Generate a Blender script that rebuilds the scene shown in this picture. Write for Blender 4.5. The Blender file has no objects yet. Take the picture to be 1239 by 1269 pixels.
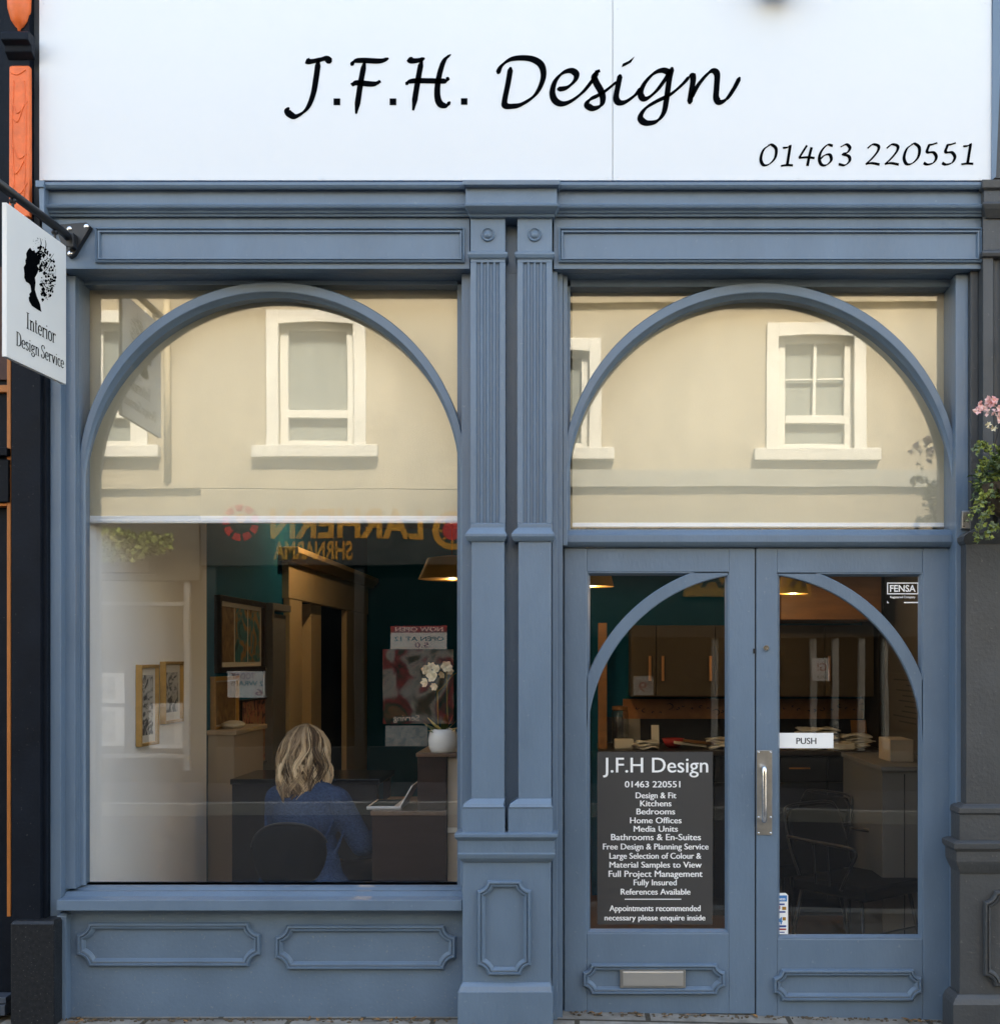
import bpy, bmesh, math, random
from mathutils import Vector, Matrix
rnd = random.Random(7)
C = bpy.context.scene.collection
scene = bpy.context.scene

# ---------------------------------------------------------------- camera, sky, sun, exposure
D, S, VX, VY, CAMZ = 5.2, 0.0035, 715.0, 815.0, 1.568
def X(px, d=0.0): return (px - VX) * S * (1 + d / D)
def Z(py, d=0.0): return CAMZ - (py - VY) * S * (1 + d / D)

cam = bpy.data.cameras.new('camera'); camo = bpy.data.objects.new('camera', cam); C.objects.link(camo)
camo.location = (0, -D, CAMZ); camo.rotation_euler = (math.radians(90), 0, 0)
cam.sensor_fit = 'HORIZONTAL'; cam.sensor_width = 36
cam.lens = (D / S) / 1239 * 36
cam.shift_x = -(VX - 619.5) / 1239; cam.shift_y = (VY - 634.5) / 1239
cam.clip_start = 0.05; cam.clip_end = 2000
scene.camera = camo

SUN_EL, SUN_AZ = 47.0, 14.0
world = bpy.data.worlds.new('World'); scene.world = world; world.use_nodes = True
wn = world.node_tree.nodes; wl = world.node_tree.links
for n in list(wn): wn.remove(n)
wo = wn.new('ShaderNodeOutputWorld'); bg = wn.new('ShaderNodeBackground'); sky = wn.new('ShaderNodeTexSky')
sky.sky_type = 'NISHITA'; sky.sun_disc = False
sky.sun_elevation = math.radians(SUN_EL); sky.sun_rotation = math.radians(SUN_AZ)
sky.air_density = 1.0; sky.dust_density = 2.5; sky.ozone_density = 1.0
bg.inputs['Strength'].default_value = 0.15
wl.new(sky.outputs[0], bg.inputs[0]); wl.new(bg.outputs[0], wo.inputs[0])

sun = bpy.data.lights.new('sun', 'SUN'); suno = bpy.data.objects.new('sun', sun); C.objects.link(suno)
sun.energy = 4.0; sun.angle = math.radians(9); sun.color = (1.0, 0.972, 0.935)
el, az = math.radians(SUN_EL), math.radians(SUN_AZ)
suno.rotation_euler = Vector((math.sin(az) * math.cos(el), math.cos(az) * math.cos(el), math.sin(el))).to_track_quat('Z', 'Y').to_euler()
suno.location = (0, 0, 30)

vs = scene.view_settings
vs.view_transform = 'Standard'; vs.look = 'None'; vs.gamma = 1; vs.exposure = 2.76
vs.use_white_balance = True; vs.white_balance_temperature = 8050; vs.white_balance_tint = 7
vs.use_curve_mapping = False
cy = scene.cycles
cy.use_denoising = True
cy.transparent_max_bounces = 24; cy.max_bounces = 10; cy.diffuse_bounces = 5
cy.caustics_reflective = False; cy.caustics_refractive = False
cy.sample_clamp_indirect = 6.0

# ---------------------------------------------------------------- materials
def mat(name, col, rough=0.5, metal=0.0, var=0.0, vscale=3.0, bump=0.0, bscale=40.0, spec=0.5, col2=None, stretch=(1, 1, 1), coat=0.0, detail=6.0):
    m = bpy.data.materials.new(name); m.use_nodes = True
    nt = m.node_tree; b = nt.nodes['Principled BSDF']
    b.inputs['Base Color'].default_value = (*col, 1); b.inputs['Roughness'].default_value = rough
    b.inputs['Metallic'].default_value = metal; b.inputs['Specular IOR Level'].default_value = spec
    b.inputs['Coat Weight'].default_value = coat
    tc = nt.nodes.new('ShaderNodeTexCoord'); mp = nt.nodes.new('ShaderNodeMapping'); mp.inputs['Scale'].default_value = stretch
    nt.links.new(tc.outputs['Object'], mp.inputs['Vector'])
    if var > 0 or col2:
        n = nt.nodes.new('ShaderNodeTexNoise'); n.inputs['Scale'].default_value = vscale; n.inputs['Detail'].default_value = detail
        n.inputs['Roughness'].default_value = 0.62
        nt.links.new(mp.outputs[0], n.inputs['Vector'])
        r = nt.nodes.new('ShaderNodeValToRGB'); r.color_ramp.elements[0].position = 0.3; r.color_ramp.elements[1].position = 0.7
        a = col2 if col2 else tuple(c * (1 - var) for c in col)
        z = col if col2 else tuple(min(1, c * (1 + var)) for c in col)
        r.color_ramp.elements[0].color = (*a, 1); r.color_ramp.elements[1].color = (*z, 1)
        nt.links.new(n.outputs['Fac'], r.inputs[0]); nt.links.new(r.outputs[0], b.inputs['Base Color'])
        mr = nt.nodes.new('ShaderNodeMapRange'); mr.inputs['To Min'].default_value = max(0.02, rough - 0.08); mr.inputs['To Max'].default_value = min(1, rough + 0.08)
        nt.links.new(n.outputs['Fac'], mr.inputs[0]); nt.links.new(mr.outputs[0], b.inputs['Roughness'])
    if bump > 0:
        n2 = nt.nodes.new('ShaderNodeTexNoise'); n2.inputs['Scale'].default_value = bscale; n2.inputs['Detail'].default_value = 8
        nt.links.new(mp.outputs[0], n2.inputs['Vector'])
        bp = nt.nodes.new('ShaderNodeBump'); bp.inputs['Strength'].default_value = bump; bp.inputs['Distance'].default_value = 0.01
        nt.links.new(n2.outputs['Fac'], bp.inputs['Height']); nt.links.new(bp.outputs[0], b.inputs['Normal'])
    return m

def glass_mat(name, r0, tint=(1, 1, 1)):
    m = bpy.data.materials.new(name); m.use_nodes = True; nt = m.node_tree
    for n in list(nt.nodes): nt.nodes.remove(n)
    o = nt.nodes.new('ShaderNodeOutputMaterial'); mx = nt.nodes.new('ShaderNodeMixShader')
    t = nt.nodes.new('ShaderNodeBsdfTransparent'); t.inputs[0].default_value = (*tint, 1)
    g = nt.nodes.new('ShaderNodeBsdfGlossy'); g.inputs['Roughness'].default_value = 0.0
    lw = nt.nodes.new('ShaderNodeLayerWeight'); lw.inputs['Blend'].default_value = 0.5
    p = nt.nodes.new('ShaderNodeMath'); p.operation = 'POWER'; p.inputs[1].default_value = 5
    ma = nt.nodes.new('ShaderNodeMath'); ma.operation = 'MULTIPLY_ADD'; ma.inputs[1].default_value = 1 - r0; ma.inputs[2].default_value = r0
    nt.links.new(lw.outputs['Facing'], p.inputs[0]); nt.links.new(p.outputs[0], ma.inputs[0])
    nt.links.new(ma.outputs[0], mx.inputs[0]); nt.links.new(t.outputs[0], mx.inputs[1]); nt.links.new(g.outputs[0], mx.inputs[2])
    nt.links.new(mx.outputs[0], o.inputs[0])
    # old panes are never flat: a slow ripple in the surface
    tc = nt.nodes.new('ShaderNodeTexCoord'); n2 = nt.nodes.new('ShaderNodeTexNoise'); n2.inputs['Scale'].default_value = 1.6; n2.inputs['Detail'].default_value = 1
    bp = nt.nodes.new('ShaderNodeBump'); bp.inputs['Strength'].default_value = 0.03; bp.inputs['Distance'].default_value = 0.02
    nt.links.new(tc.outputs['Object'], n2.inputs['Vector']); nt.links.new(n2.outputs['Fac'], bp.inputs['Height']); nt.links.new(bp.outputs[0], g.inputs['Normal'])
    return m

def emit_mat(name, col, strength):
    m = bpy.data.materials.new(name); m.use_nodes = True; b = m.node_tree.nodes['Principled BSDF']
    b.inputs['Base Color'].default_value = (*col, 1); b.inputs['Emission Color'].default_value = (*col, 1); b.inputs['Emission Strength'].default_value = strength
    return m

def film_mat(name, col, alpha):
    m = mat(name, col, 0.5); m.node_tree.nodes['Principled BSDF'].inputs['Alpha'].default_value = alpha
    return m

M = {}
M['blue'] = mat('blue_paint', (0.124, 0.183, 0.256), 0.36, var=0.09, vscale=5, bump=0.15, bscale=75, stretch=(1, 1, 0.35))
M['blue_wall'] = mat('blue_painted_render', (0.114, 0.171, 0.243), 0.48, var=0.10, vscale=4, bump=0.16, bscale=60)
M['white_sign'] = mat('white_sign_face', (0.73, 0.733, 0.74), 0.38, var=0.010, vscale=1.4, bump=0.03, bscale=2)
M['black_vinyl'] = mat('black_vinyl', (0.0025, 0.003, 0.004), 0.8, spec=0.0)
M['black_metal'] = mat('black_metal', (0.008, 0.009, 0.012), 0.35, var=0.2, vscale=20)
M['navy'] = mat('navy_black_paint', (0.006, 0.009, 0.015), 0.5, var=0.25, vscale=6, bump=0.15, bscale=70, spec=0.12)
M['granite'] = mat('black_granite', (0.008, 0.009, 0.011), 0.35, spec=0.3, col2=(0.022, 0.024, 0.028), vscale=60, bump=0.1, bscale=150)
M['orange'] = mat('orange_paint', (0.80, 0.15, 0.035), 0.5, var=0.16, vscale=14, bump=0.35, bscale=35)
M['ochre'] = mat('ochre_paint', (0.50, 0.16, 0.03), 0.5, var=0.15, vscale=10)
M['grey_paint'] = mat('grey_paint', (0.052, 0.056, 0.061), 0.48, var=0.14, vscale=5, bump=0.22, bscale=60)
M['brown_panel'] = mat('brown_red_panel', (0.06, 0.018, 0.01), 0.6, var=0.3, vscale=9)
M['glass'] = glass_mat('window_glass', 0.088)
M['door_glass'] = glass_mat('door_glass', 0.05, (0.97, 0.97, 0.96))
M['chrome'] = mat('brushed_steel', (0.62, 0.61, 0.60), 0.28, metal=1.0, var=0.05, vscale=30, stretch=(1, 1, 8))
M['dull_steel'] = mat('dull_steel', (0.44, 0.43, 0.42), 0.38, metal=1.0, var=0.1, vscale=40)
M['bright_metal'] = mat('bright_metal', (0.85, 0.85, 0.86), 0.16, metal=1.0)
M['blind'] = mat('blind_fabric', (0.62, 0.555, 0.40), 0.85, var=0.04, vscale=2, bump=0.1, bscale=250)
M['blind_bar'] = mat('blind_bar', (0.90, 0.92, 0.94), 0.35)
M['white_wall'] = mat('white_emulsion', (0.88, 0.87, 0.84), 0.8, var=0.02, vscale=2)
M['teal'] = mat('teal_emulsion', (0.004, 0.095, 0.170), 0.8, spec=0.1, var=0.1, vscale=2)
M['cream_trim'] = mat('cream_trim', (0.60, 0.45, 0.26), 0.55, var=0.06, vscale=3)
M['ceiling'] = mat('ceiling_paint', (0.35, 0.33, 0.30), 0.9)
M['floor_wood'] = mat('floor_boards', (0.16, 0.075, 0.03), 0.4, var=0.25, vscale=3, stretch=(8, 1, 1), bump=0.1)
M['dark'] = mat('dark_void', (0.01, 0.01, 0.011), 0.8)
M['plaster'] = mat('grey_plaster', (0.10, 0.088, 0.075), 0.7)
M['gold'] = mat('gold_frame', (0.52, 0.30, 0.09), 0.38, metal=0.35, var=0.15, vscale=20)
M['dark_frame'] = mat('dark_wood_frame', (0.025, 0.014, 0.010), 0.4)
M['mount'] = mat('picture_mount', (0.62, 0.58, 0.50), 0.8)
M['paper'] = mat('paper', (0.75, 0.74, 0.70), 0.8)
M['ink'] = mat('ink', (0.03, 0.03, 0.035), 0.7)
M['red'] = mat('red_print', (0.34, 0.02, 0.02), 0.6)
M['yellow'] = mat('yellow_letters', (0.36, 0.18, 0.018), 0.6)
M['dull_yellow'] = mat('mustard_board', (0.36, 0.20, 0.03), 0.6)
M['white_print'] = mat('white_print', (0.92, 0.92, 0.92), 0.5)
M['blue_print'] = mat('blue_print', (0.03, 0.22, 0.55), 0.5)
M['walnut'] = mat('dark_walnut', (0.030, 0.018, 0.015), 0.45, spec=0.15, var=0.2, vscale=5, stretch=(1, 1, 6))
M['walnut_top'] = mat('walnut_top', (0.12, 0.066, 0.04), 0.3, var=0.2, vscale=5, stretch=(6, 1, 1))
M['beige'] = mat('beige_laminate', (0.42, 0.34, 0.26), 0.6)
M['laptop'] = mat('laptop_shell', (0.55, 0.55, 0.57), 0.35, metal=0.6)
M['screen'] = mat('screen_black', (0.01, 0.01, 0.012), 0.15)
M['ceramic'] = mat('white_ceramic', (0.75, 0.73, 0.70), 0.25)
M['petal'] = mat('cream_petal', (0.78, 0.70, 0.52), 0.6, var=0.1, vscale=30)
M['stem'] = mat('green_stem', (0.10, 0.12, 0.035), 0.6)
M['leaf'] = mat('green_leaf', (0.05, 0.085, 0.02), 0.5, var=0.45, vscale=9)
M['leaf_pale'] = mat('pale_leaf', (0.16, 0.21, 0.11), 0.55, var=0.3, vscale=12)
M['leaf_lime'] = mat('lime_leaf', (0.24, 0.29, 0.06), 0.5, var=0.35, vscale=12)
M['pink'] = mat('pink_petal', (0.82, 0.36, 0.36), 0.6, col2=(0.90, 0.80, 0.75), vscale=38)
M['skin'] = mat('skin', (0.55, 0.32, 0.22), 0.5)
M['knit'] = mat('blue_knit', (0.040, 0.076, 0.155), 0.95, col2=(0.022, 0.044, 0.098), vscale=85, bump=1.0, bscale=100, spec=0.05, detail=1, stretch=(1, 1, 1.6))
M['denim'] = mat('dark_trousers', (0.012, 0.014, 0.022), 0.8)
M['chair_black'] = mat('black_chair_fabric', (0.006, 0.007, 0.008), 0.6, var=0.2, vscale=80, spec=0.06)
M['taupe'] = mat('taupe_cabinet', (0.075, 0.060, 0.042), 0.5, spec=0.2, var=0.08, vscale=3)
M['copper'] = mat('copper_handle', (0.75, 0.36, 0.16), 0.3, metal=1.0)
M['tile'] = mat('terracotta_tiles', (0.36, 0.15, 0.055), 0.35, var=0.2, vscale=12)
M['navy_cab'] = mat('navy_cabinet', (0.010, 0.014, 0.026), 0.4)
M['worktop'] = mat('dark_worktop', (0.03, 0.022, 0.018), 0.3)
M['grey_cab'] = mat('grey_cabinet', (0.155, 0.148, 0.14), 0.5, var=0.05)
M['oakboard'] = mat('oak_board', (0.24, 0.11, 0.04), 0.5, var=0.2, vscale=5, stretch=(1, 1, 5))
M['lamp_shade'] = mat('mustard_lampshade', (0.50, 0.27, 0.05), 0.6)
M['bulb'] = emit_mat('lit_bulb', (1.0, 0.62, 0.28), 1.5)
M['film'] = film_mat('grey_window_film', (0.052, 0.050, 0.050), 0.93)
M['asphalt'] = mat('asphalt', (0.045, 0.045, 0.047), 0.85, var=0.2, vscale=30, bump=0.4, bscale=90)
M['cream_wall'] = mat('cream_render', (0.42, 0.372, 0.285), 0.85, col2=(0.30, 0.262, 0.195), vscale=0.9, stretch=(1.6, 1, .7), bump=0.5, bscale=25)
M['stone_white'] = mat('white_painted_stone', (0.62, 0.615, 0.58), 0.7, var=0.04, vscale=3)
M['grey_band'] = mat('grey_stone_band', (0.33, 0.33, 0.30), 0.8, var=0.08)
M['curtain_glass'] = mat('curtained_pane', (0.23, 0.25, 0.235), 0.35, col2=(0.18, 0.20, 0.19), vscale=2.5, stretch=(7, 1, 0.6))
M['charcoal'] = mat('charcoal_shop_paint', (0.020, 0.022, 0.022), 0.5, var=0.15)
M['brick'] = mat('sandstone_wall', (0.30, 0.25, 0.20), 0.85, var=0.2, vscale=4, bump=0.4, bscale=20)
M['slate'] = mat('slate_roof', (0.05, 0.055, 0.065), 0.7, var=0.2, vscale=6)
M['dirt'] = mat('dry_dirt', (0.10, 0.075, 0.05), 0.95, var=0.5, vscale=60)
M['litter'] = mat('dead_leaf', (0.26, 0.13, 0.045), 0.9, var=0.5, vscale=30)

def paving_mat():
    m = mat('paving_slabs', (0.33, 0.305, 0.27), 0.9, col2=(0.16, 0.145, 0.122), vscale=9, bump=0.6, bscale=55)
    nt = m.node_tree; b = nt.nodes['Principled BSDF']
    br = nt.nodes.new('ShaderNodeTexBrick'); br.inputs['Scale'].default_value = 1.0
    br.inputs['Brick Width'].default_value = 0.62; br.inputs['Row Height'].default_value = 0.45; br.inputs['Mortar Size'].default_value = 0.012
    br.inputs['Color1'].default_value = (1, 1, 1, 1); br.inputs['Color2'].default_value = (0.82, 0.80, 0.78, 1); br.inputs['Mortar'].default_value = (0.22, 0.2, 0.16, 1)
    tc = nt.nodes.new('ShaderNodeTexCoord'); nt.links.new(tc.outputs['Object'], br.inputs['Vector'])
    mx = nt.nodes.new('ShaderNodeMixRGB'); mx.blend_type = 'MULTIPLY'; mx.inputs[0].default_value = 1
    src = b.inputs['Base Color'].links[0].from_socket
    nt.links.new(src, mx.inputs[1]); nt.links.new(br.outputs['Color'], mx.inputs[2]); nt.links.new(mx.outputs[0], b.inputs['Base Color'])
    return m
M['paving'] = paving_mat()
def specks(name, scale, thr, col, amount):
    nt = M[name].node_tree; b = nt.nodes['Principled BSDF']
    tc = nt.nodes.new('ShaderNodeTexCoord'); n = nt.nodes.new('ShaderNodeTexNoise'); n.inputs['Scale'].default_value = scale; n.inputs['Detail'].default_value = 3
    r = nt.nodes.new('ShaderNodeValToRGB'); r.color_ramp.elements[0].position = thr; r.color_ramp.elements[1].position = thr + .05
    mu = nt.nodes.new('ShaderNodeMath'); mu.operation = 'MULTIPLY'; mu.inputs[1].default_value = amount
    mx = nt.nodes.new('ShaderNodeMixRGB'); mx.inputs[2].default_value = (*col, 1)
    nt.links.new(tc.outputs['Object'], n.inputs['Vector']); nt.links.new(n.outputs['Fac'], r.inputs[0]); nt.links.new(r.outputs[0], mu.inputs[0]); nt.links.new(mu.outputs[0], mx.inputs[0])
    nt.links.new(b.inputs['Base Color'].links[0].from_socket, mx.inputs[1]); nt.links.new(mx.outputs[0], b.inputs['Base Color'])
specks('blue_wall', 90, .66, (.30, .30, .28), .35); specks('blue', 55, .70, (.26, .30, .34), .35); specks('granite', 120, .64, (.16, .16, .16), .6); specks('navy', 80, .70, (.09, .09, .09), .6)
specks('cream_wall', 5, .60, (.25, .22, .17), .25); specks('grey_paint', 60, .69, (.15, .15, .14), .5)

def hair_mat():
    m = mat('blonde_hair', (0.4, 0.27, 0.14), 0.5, spec=0.2)
    nt = m.node_tree; b = nt.nodes['Principled BSDF']
    at = nt.nodes.new('ShaderNodeAttribute'); at.attribute_name = 'tone'
    r = nt.nodes.new('ShaderNodeValToRGB'); e = r.color_ramp.elements
    e[0].color = (0.085, 0.047, 0.024, 1); e[1].color = (0.95, 0.74, 0.48, 1)
    k = r.color_ramp.elements.new(0.45); k.color = (0.46, 0.32, 0.19, 1)
    nt.links.new(at.outputs['Fac'], r.inputs[0]); nt.links.new(r.outputs[0], b.inputs['Base Color'])
    return m
M['hair'] = hair_mat()

def art_mat(name, cols, scale, seed=0.0, dist=2.0):
    m = bpy.data.materials.new(name); m.use_nodes = True; nt = m.node_tree; b = nt.nodes['Principled BSDF']; b.inputs['Roughness'].default_value = 0.6
    tc = nt.nodes.new('ShaderNodeTexCoord'); mp = nt.nodes.new('ShaderNodeMapping'); mp.inputs['Location'].default_value = (seed, seed * 1.7, seed * 0.6)
    n = nt.nodes.new('ShaderNodeTexNoise'); n.inputs['Scale'].default_value = scale; n.inputs['Detail'].default_value = 3; n.inputs['Distortion'].default_value = dist
    r = nt.nodes.new('ShaderNodeValToRGB'); r.color_ramp.interpolation = 'EASE'
    els = r.color_ramp.elements
    while len(els) > 1: els.remove(els[0])
    for i, c in enumerate(cols):
        p = 0.28 + 0.44 * i / max(1, len(cols) - 1)
        e = els[0] if i == 0 else els.new(p)
        e.position = p; e.color = (*c, 1)
    nt.links.new(tc.outputs['Object'], mp.inputs[0]); nt.links.new(mp.outputs[0], n.inputs['Vector']); nt.links.new(n.outputs['Fac'], r.inputs[0]); nt.links.new(r.outputs[0], b.inputs['Base Color'])
    return m
M['art_bw'] = art_mat('ink_drawing', [(0.5, 0.48, 0.44), (0.42, 0.40, 0.36), (0.05, 0.05, 0.05), (0.03, 0.03, 0.03)], 14, 3)
M['art_teal'] = art_mat('teal_print', [(0.02, 0.06, 0.06), (0.03, 0.16, 0.18), (0.30, 0.17, 0.06), (0.02, 0.03, 0.03)], 5, 1)
M['art_floral'] = art_mat('floral_print', [(0.02, 0.02, 0.02), (0.10, 0.05, 0.03), (0.45, 0.16, 0.10), (0.42, 0.26, 0.12), (0.03, 0.03, 0.03)], 8, 5)
M['art_land'] = art_mat('brown_print', [(0.10, 0.06, 0.03), (0.20, 0.12, 0.05), (0.28, 0.18, 0.08)], 6, 9)
M['art_food'] = art_mat('food_print', [(0.012, 0.012, 0.010), (0.12, 0.07, 0.03), (0.34, 0.31, 0.27), (0.22, 0.02, 0.015), (0.05, 0.045, 0.02), (0.20, 0.09, 0.03)], 2.2, 4, 1.0)
M['pale_art'] = art_mat('faded_print', [(0.6, 0.6, 0.57), (0.45, 0.45, 0.42), (0.25, 0.25, 0.24)], 9, 2)

# ---------------------------------------------------------------- helpers
ROOT = {}
def things_root(o):
    while o.parent: o = o.parent
    return o

class B:
    def __init__(s): s.v = []; s.f = []; s.tone = None
    def add(s, vs, fs):
        k = len(s.v); s.v += [tuple(p) for p in vs]; s.f += [tuple(i + k for i in f) for f in fs]; return s
    def box(s, x0, x1, y0, y1, z0, z1):
        x0, x1 = min(x0, x1), max(x0, x1); y0, y1 = min(y0, y1), max(y0, y1); z0, z1 = min(z0, z1), max(z0, z1)
        return s.add([(x0, y0, z0), (x1, y0, z0), (x1, y1, z0), (x0, y1, z0), (x0, y0, z1), (x1, y0, z1), (x1, y1, z1), (x0, y1, z1)],
                     [(0, 3, 2, 1), (4, 5, 6, 7), (0, 1, 5, 4), (1, 2, 6, 5), (2, 3, 7, 6), (3, 0, 4, 7)])
    def pbox(s, px0, px1, d0, d1, py0, py1):        # front face edges measured on the photograph at depth d0
        return s.box(X(px0, d0), X(px1, d0), d0, d1, Z(py0, d0), Z(py1, d0))
    def prism(s, loop_a, loop_b):
        n = len(loop_a)
        return s.add(list(loop_a) + list(loop_b), [tuple(range(n)), tuple(range(2 * n - 1, n - 1, -1))] + [(i, i + n, (i + 1) % n + n, (i + 1) % n) for i in range(n)])
    def prism_x(s, prof, x0, x1):                   # prof: (y, z)
        return s.prism([(x0, a, b) for a, b in prof], [(x1, a, b) for a, b in prof])
    def prism_y(s, poly, y0, y1):                   # poly: (x, z)
        return s.prism([(a, y0, b) for a, b in poly], [(a, y1, b) for a, b in poly])
    def prism_z(s, poly, z0, z1):
        return s.prism([(a, b, z0) for a, b in poly], [(a, b, z1) for a, b in poly])
    def levels(s, lv):                              # (z, x0, x1, y0, y1) stacked and lofted, mitred returns
        vs = []
        for z, x0, x1, y0, y1 in lv: vs += [(x0, y0, z), (x1, y0, z), (x1, y1, z), (x0, y1, z)]
        n = len(lv); fs = [(3, 2, 1, 0), tuple(4 * (n - 1) + i for i in range(4))]
        for k in range(n - 1):
            for i in range(4): fs.append((4 * k + i, 4 * k + (i + 1) % 4, 4 * k + 4 + (i + 1) % 4, 4 * k + 4 + i))
        return s.add(vs, fs)
    def lathe(s, prof, c=(0, 0, 0), n=24, axis='Z'):
        vs = []; fs = []; m = len(prof)
        for i in range(n):
            a = 2 * math.pi * i / n
            for r, h in prof:
                p = (r * math.cos(a), r * math.sin(a), h)
                if axis == 'Y': p = (p[0], -p[2], p[1])
                if axis == 'X': p = (p[2], p[0], p[1])
                vs.append((p[0] + c[0], p[1] + c[1], p[2] + c[2]))
        for i in range(n):
            for k in range(m - 1):
                fs.append((i * m + k, ((i + 1) % n) * m + k, ((i + 1) % n) * m + k + 1, i * m + k + 1))
        if prof[0][0] > 1e-6: fs.append(tuple(i * m for i in range(n - 1, -1, -1)))
        if prof[-1][0] > 1e-6: fs.append(tuple(i * m + m - 1 for i in range(n)))
        return s.add(vs, fs)
    def tube(s, pts, r, n=8, r1=None, flat=None):
        pts = [Vector(p) for p in pts]; rs = r if isinstance(r, (list, tuple)) else [r + ((r1 if r1 is not None else r) - r) * i / max(1, len(pts) - 1) for i in range(len(pts))]
        vs = []; fs = []; up = None
        for i, p in enumerate(pts):
            t = (pts[min(i + 1, len(pts) - 1)] - pts[max(i - 1, 0)]).normalized()
            if up is None: up = Vector((0, 0, 1)) if abs(t.z) < 0.9 else Vector((1, 0, 0))
            a = t.cross(up).normalized(); b = a.cross(t).normalized(); up = b
            for k in range(n):
                q = p + (a * math.cos(2 * math.pi * k / n) + b * math.sin(2 * math.pi * k / n)) * rs[i]
                vs.append(tuple(q))
        for i in range(len(pts) - 1):
            for k in range(n): fs.append((i * n + k, i * n + (k + 1) % n, (i + 1) * n + (k + 1) % n, (i + 1) * n + k))
        fs.append(tuple(range(n - 1, -1, -1))); fs.append(tuple((len(pts) - 1) * n + k for k in range(n)))
        return s.add(vs, fs)
    def ball(s, c, r, n=12, m=8):
        if not isinstance(r, (tuple, list)): r = (r, r, r)
        vs = [(c[0], c[1], c[2] + r[2])]; fs = []
        for j in range(1, m):
            t = math.pi * j / m
            for i in range(n):
                a = 2 * math.pi * i / n
                vs.append((c[0] + r[0] * math.sin(t) * math.cos(a), c[1] + r[1] * math.sin(t) * math.sin(a), c[2] + r[2] * math.cos(t)))
        vs.append((c[0], c[1], c[2] - r[2]))
        for i in range(n): fs.append((0, 1 + i, 1 + (i + 1) % n))
        for j in range(m - 2):
            for i in range(n): fs.append((1 + j * n + i, 1 + (j + 1) * n + i, 1 + (j + 1) * n + (i + 1) % n, 1 + j * n + (i + 1) % n))
        q = len(vs) - 1
        for i in range(n): fs.append((q, 1 + (m - 2) * n + (i + 1) % n, 1 + (m - 2) * n + i))
        return s.add(vs, fs)
    def capsule(s, a, b, ra, rb, n=14):
        a = Vector(a); b = Vector(b); t = (b - a).normalized(); pts = []; rs = []
        for k in range(4, 0, -1):
            q = k / 4 * math.pi / 2 * 0.98; pts.append(a - t * ra * math.sin(q)); rs.append(ra * math.cos(q))
        pts += [a, b]; rs += [ra, rb]
        for k in range(1, 5):
            q = k / 4 * math.pi / 2 * 0.98; pts.append(b + t * rb * math.sin(q)); rs.append(rb * math.cos(q))
        return s.tube(pts, rs, n)
    def sweep(s, pts, prof, y, closed=True):        # pts (x, z) clockwise or not; prof (offset to the inside, height towards the street)
        n = len(pts); area = sum(pts[i][0] * pts[(i + 1) % n][1] - pts[(i + 1) % n][0] * pts[i][1] for i in range(n))
        sg = 1 if area > 0 else -1
        vs = []; fs = []; m = len(prof)
        for i in range(n):
            p = Vector(pts[i]); a = Vector(pts[i - 1]); b = Vector(pts[(i + 1) % n])
            e0 = (p - a).normalized(); e1 = (b - p).normalized()
            n0 = Vector((-e0.y, e0.x)) * sg; n1 = Vector((-e1.y, e1.x)) * sg
            k = (n0 + n1); k = k / max(0.35, k.length_squared / 2) if k.length > 1e-6 else n0
            for o, h in prof:
                q = p + k * o; vs.append((q.x, y - h, q.y))
        for i in range(n):
            for k in range(m - 1): fs.append((i * m + k, ((i + 1) % n) * m + k, ((i + 1) % n) * m + k + 1, i * m + k + 1))
        return s.add(vs, fs)
    def arc(s, cx, cz, prof, a0, a1, n=64):          # closed profile (r, y) swept round (cx, cz)
        vs = []; fs = []; m = len(prof)
        for i in range(n + 1):
            a = a0 + (a1 - a0) * i / n
            for r, y in prof: vs.append((cx + r * math.cos(a), y, cz + r * math.sin(a)))
        for i in range(n):
            for k in range(m): fs.append((i * m + k, (i + 1) * m + k, (i + 1) * m + (k + 1) % m, i * m + (k + 1) % m))
        fs.append(tuple(range(m))); fs.append(tuple(n * m + k for k in range(m - 1, -1, -1)))
        return s.add(vs, fs)
    def xform(s, fn): s.v = [tuple(fn(Vector(p))) for p in s.v]; return s
    def objs(s, name, m, parent=None, **k):      # one object for every box in the list
        r = []
        for i in range(0, len(s.v), 8): q = B(); q.add(s.v[i:i + 8], [(0, 3, 2, 1), (4, 5, 6, 7), (0, 1, 5, 4), (1, 2, 6, 5), (2, 3, 7, 6), (3, 0, 4, 7)]); r.append(q.obj(name, m, parent, **k))
        return r
    def obj(s, name, m, parent=None, bevel=0.0, smooth=False, remesh=0.0, rsmooth=6, auto=None, mods=None):
        me = bpy.data.meshes.new(name)
        o = bpy.data.objects.new(name, me); C.objects.link(o)
        off = Vector((0, 0, 0))
        if parent is not None:
            r = things_root(parent); off = r.location.copy(); o.parent = parent
        me.from_pydata([tuple(Vector(p) - off) for p in s.v], [], s.f)
        bm = bmesh.new(); bm.from_mesh(me); bmesh.ops.recalc_face_normals(bm, faces=bm.faces); bm.to_mesh(me); bm.free()
        me.materials.append(M[m] if isinstance(m, str) else m)
        if smooth or remesh:
            me.polygons.foreach_set('use_smooth', [True] * len(me.polygons))
        if s.tone is not None:
            at = me.attributes.new('tone', 'FLOAT', 'POINT'); at.data.foreach_set('value', s.tone)
        if remesh:
            a = o.modifiers.new('r', 'REMESH'); a.mode = 'VOXEL'; a.voxel_size = remesh; a.use_smooth_shade = True
            b = o.modifiers.new('s', 'SMOOTH'); b.factor = 0.5; b.iterations = rsmooth
        if bevel:
            b = o.modifiers.new('b', 'BEVEL'); b.width = bevel; b.segments = 2; b.limit_method = 'ANGLE'; b.angle_limit = math.radians(40)
            b.harden_normals = False
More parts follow.
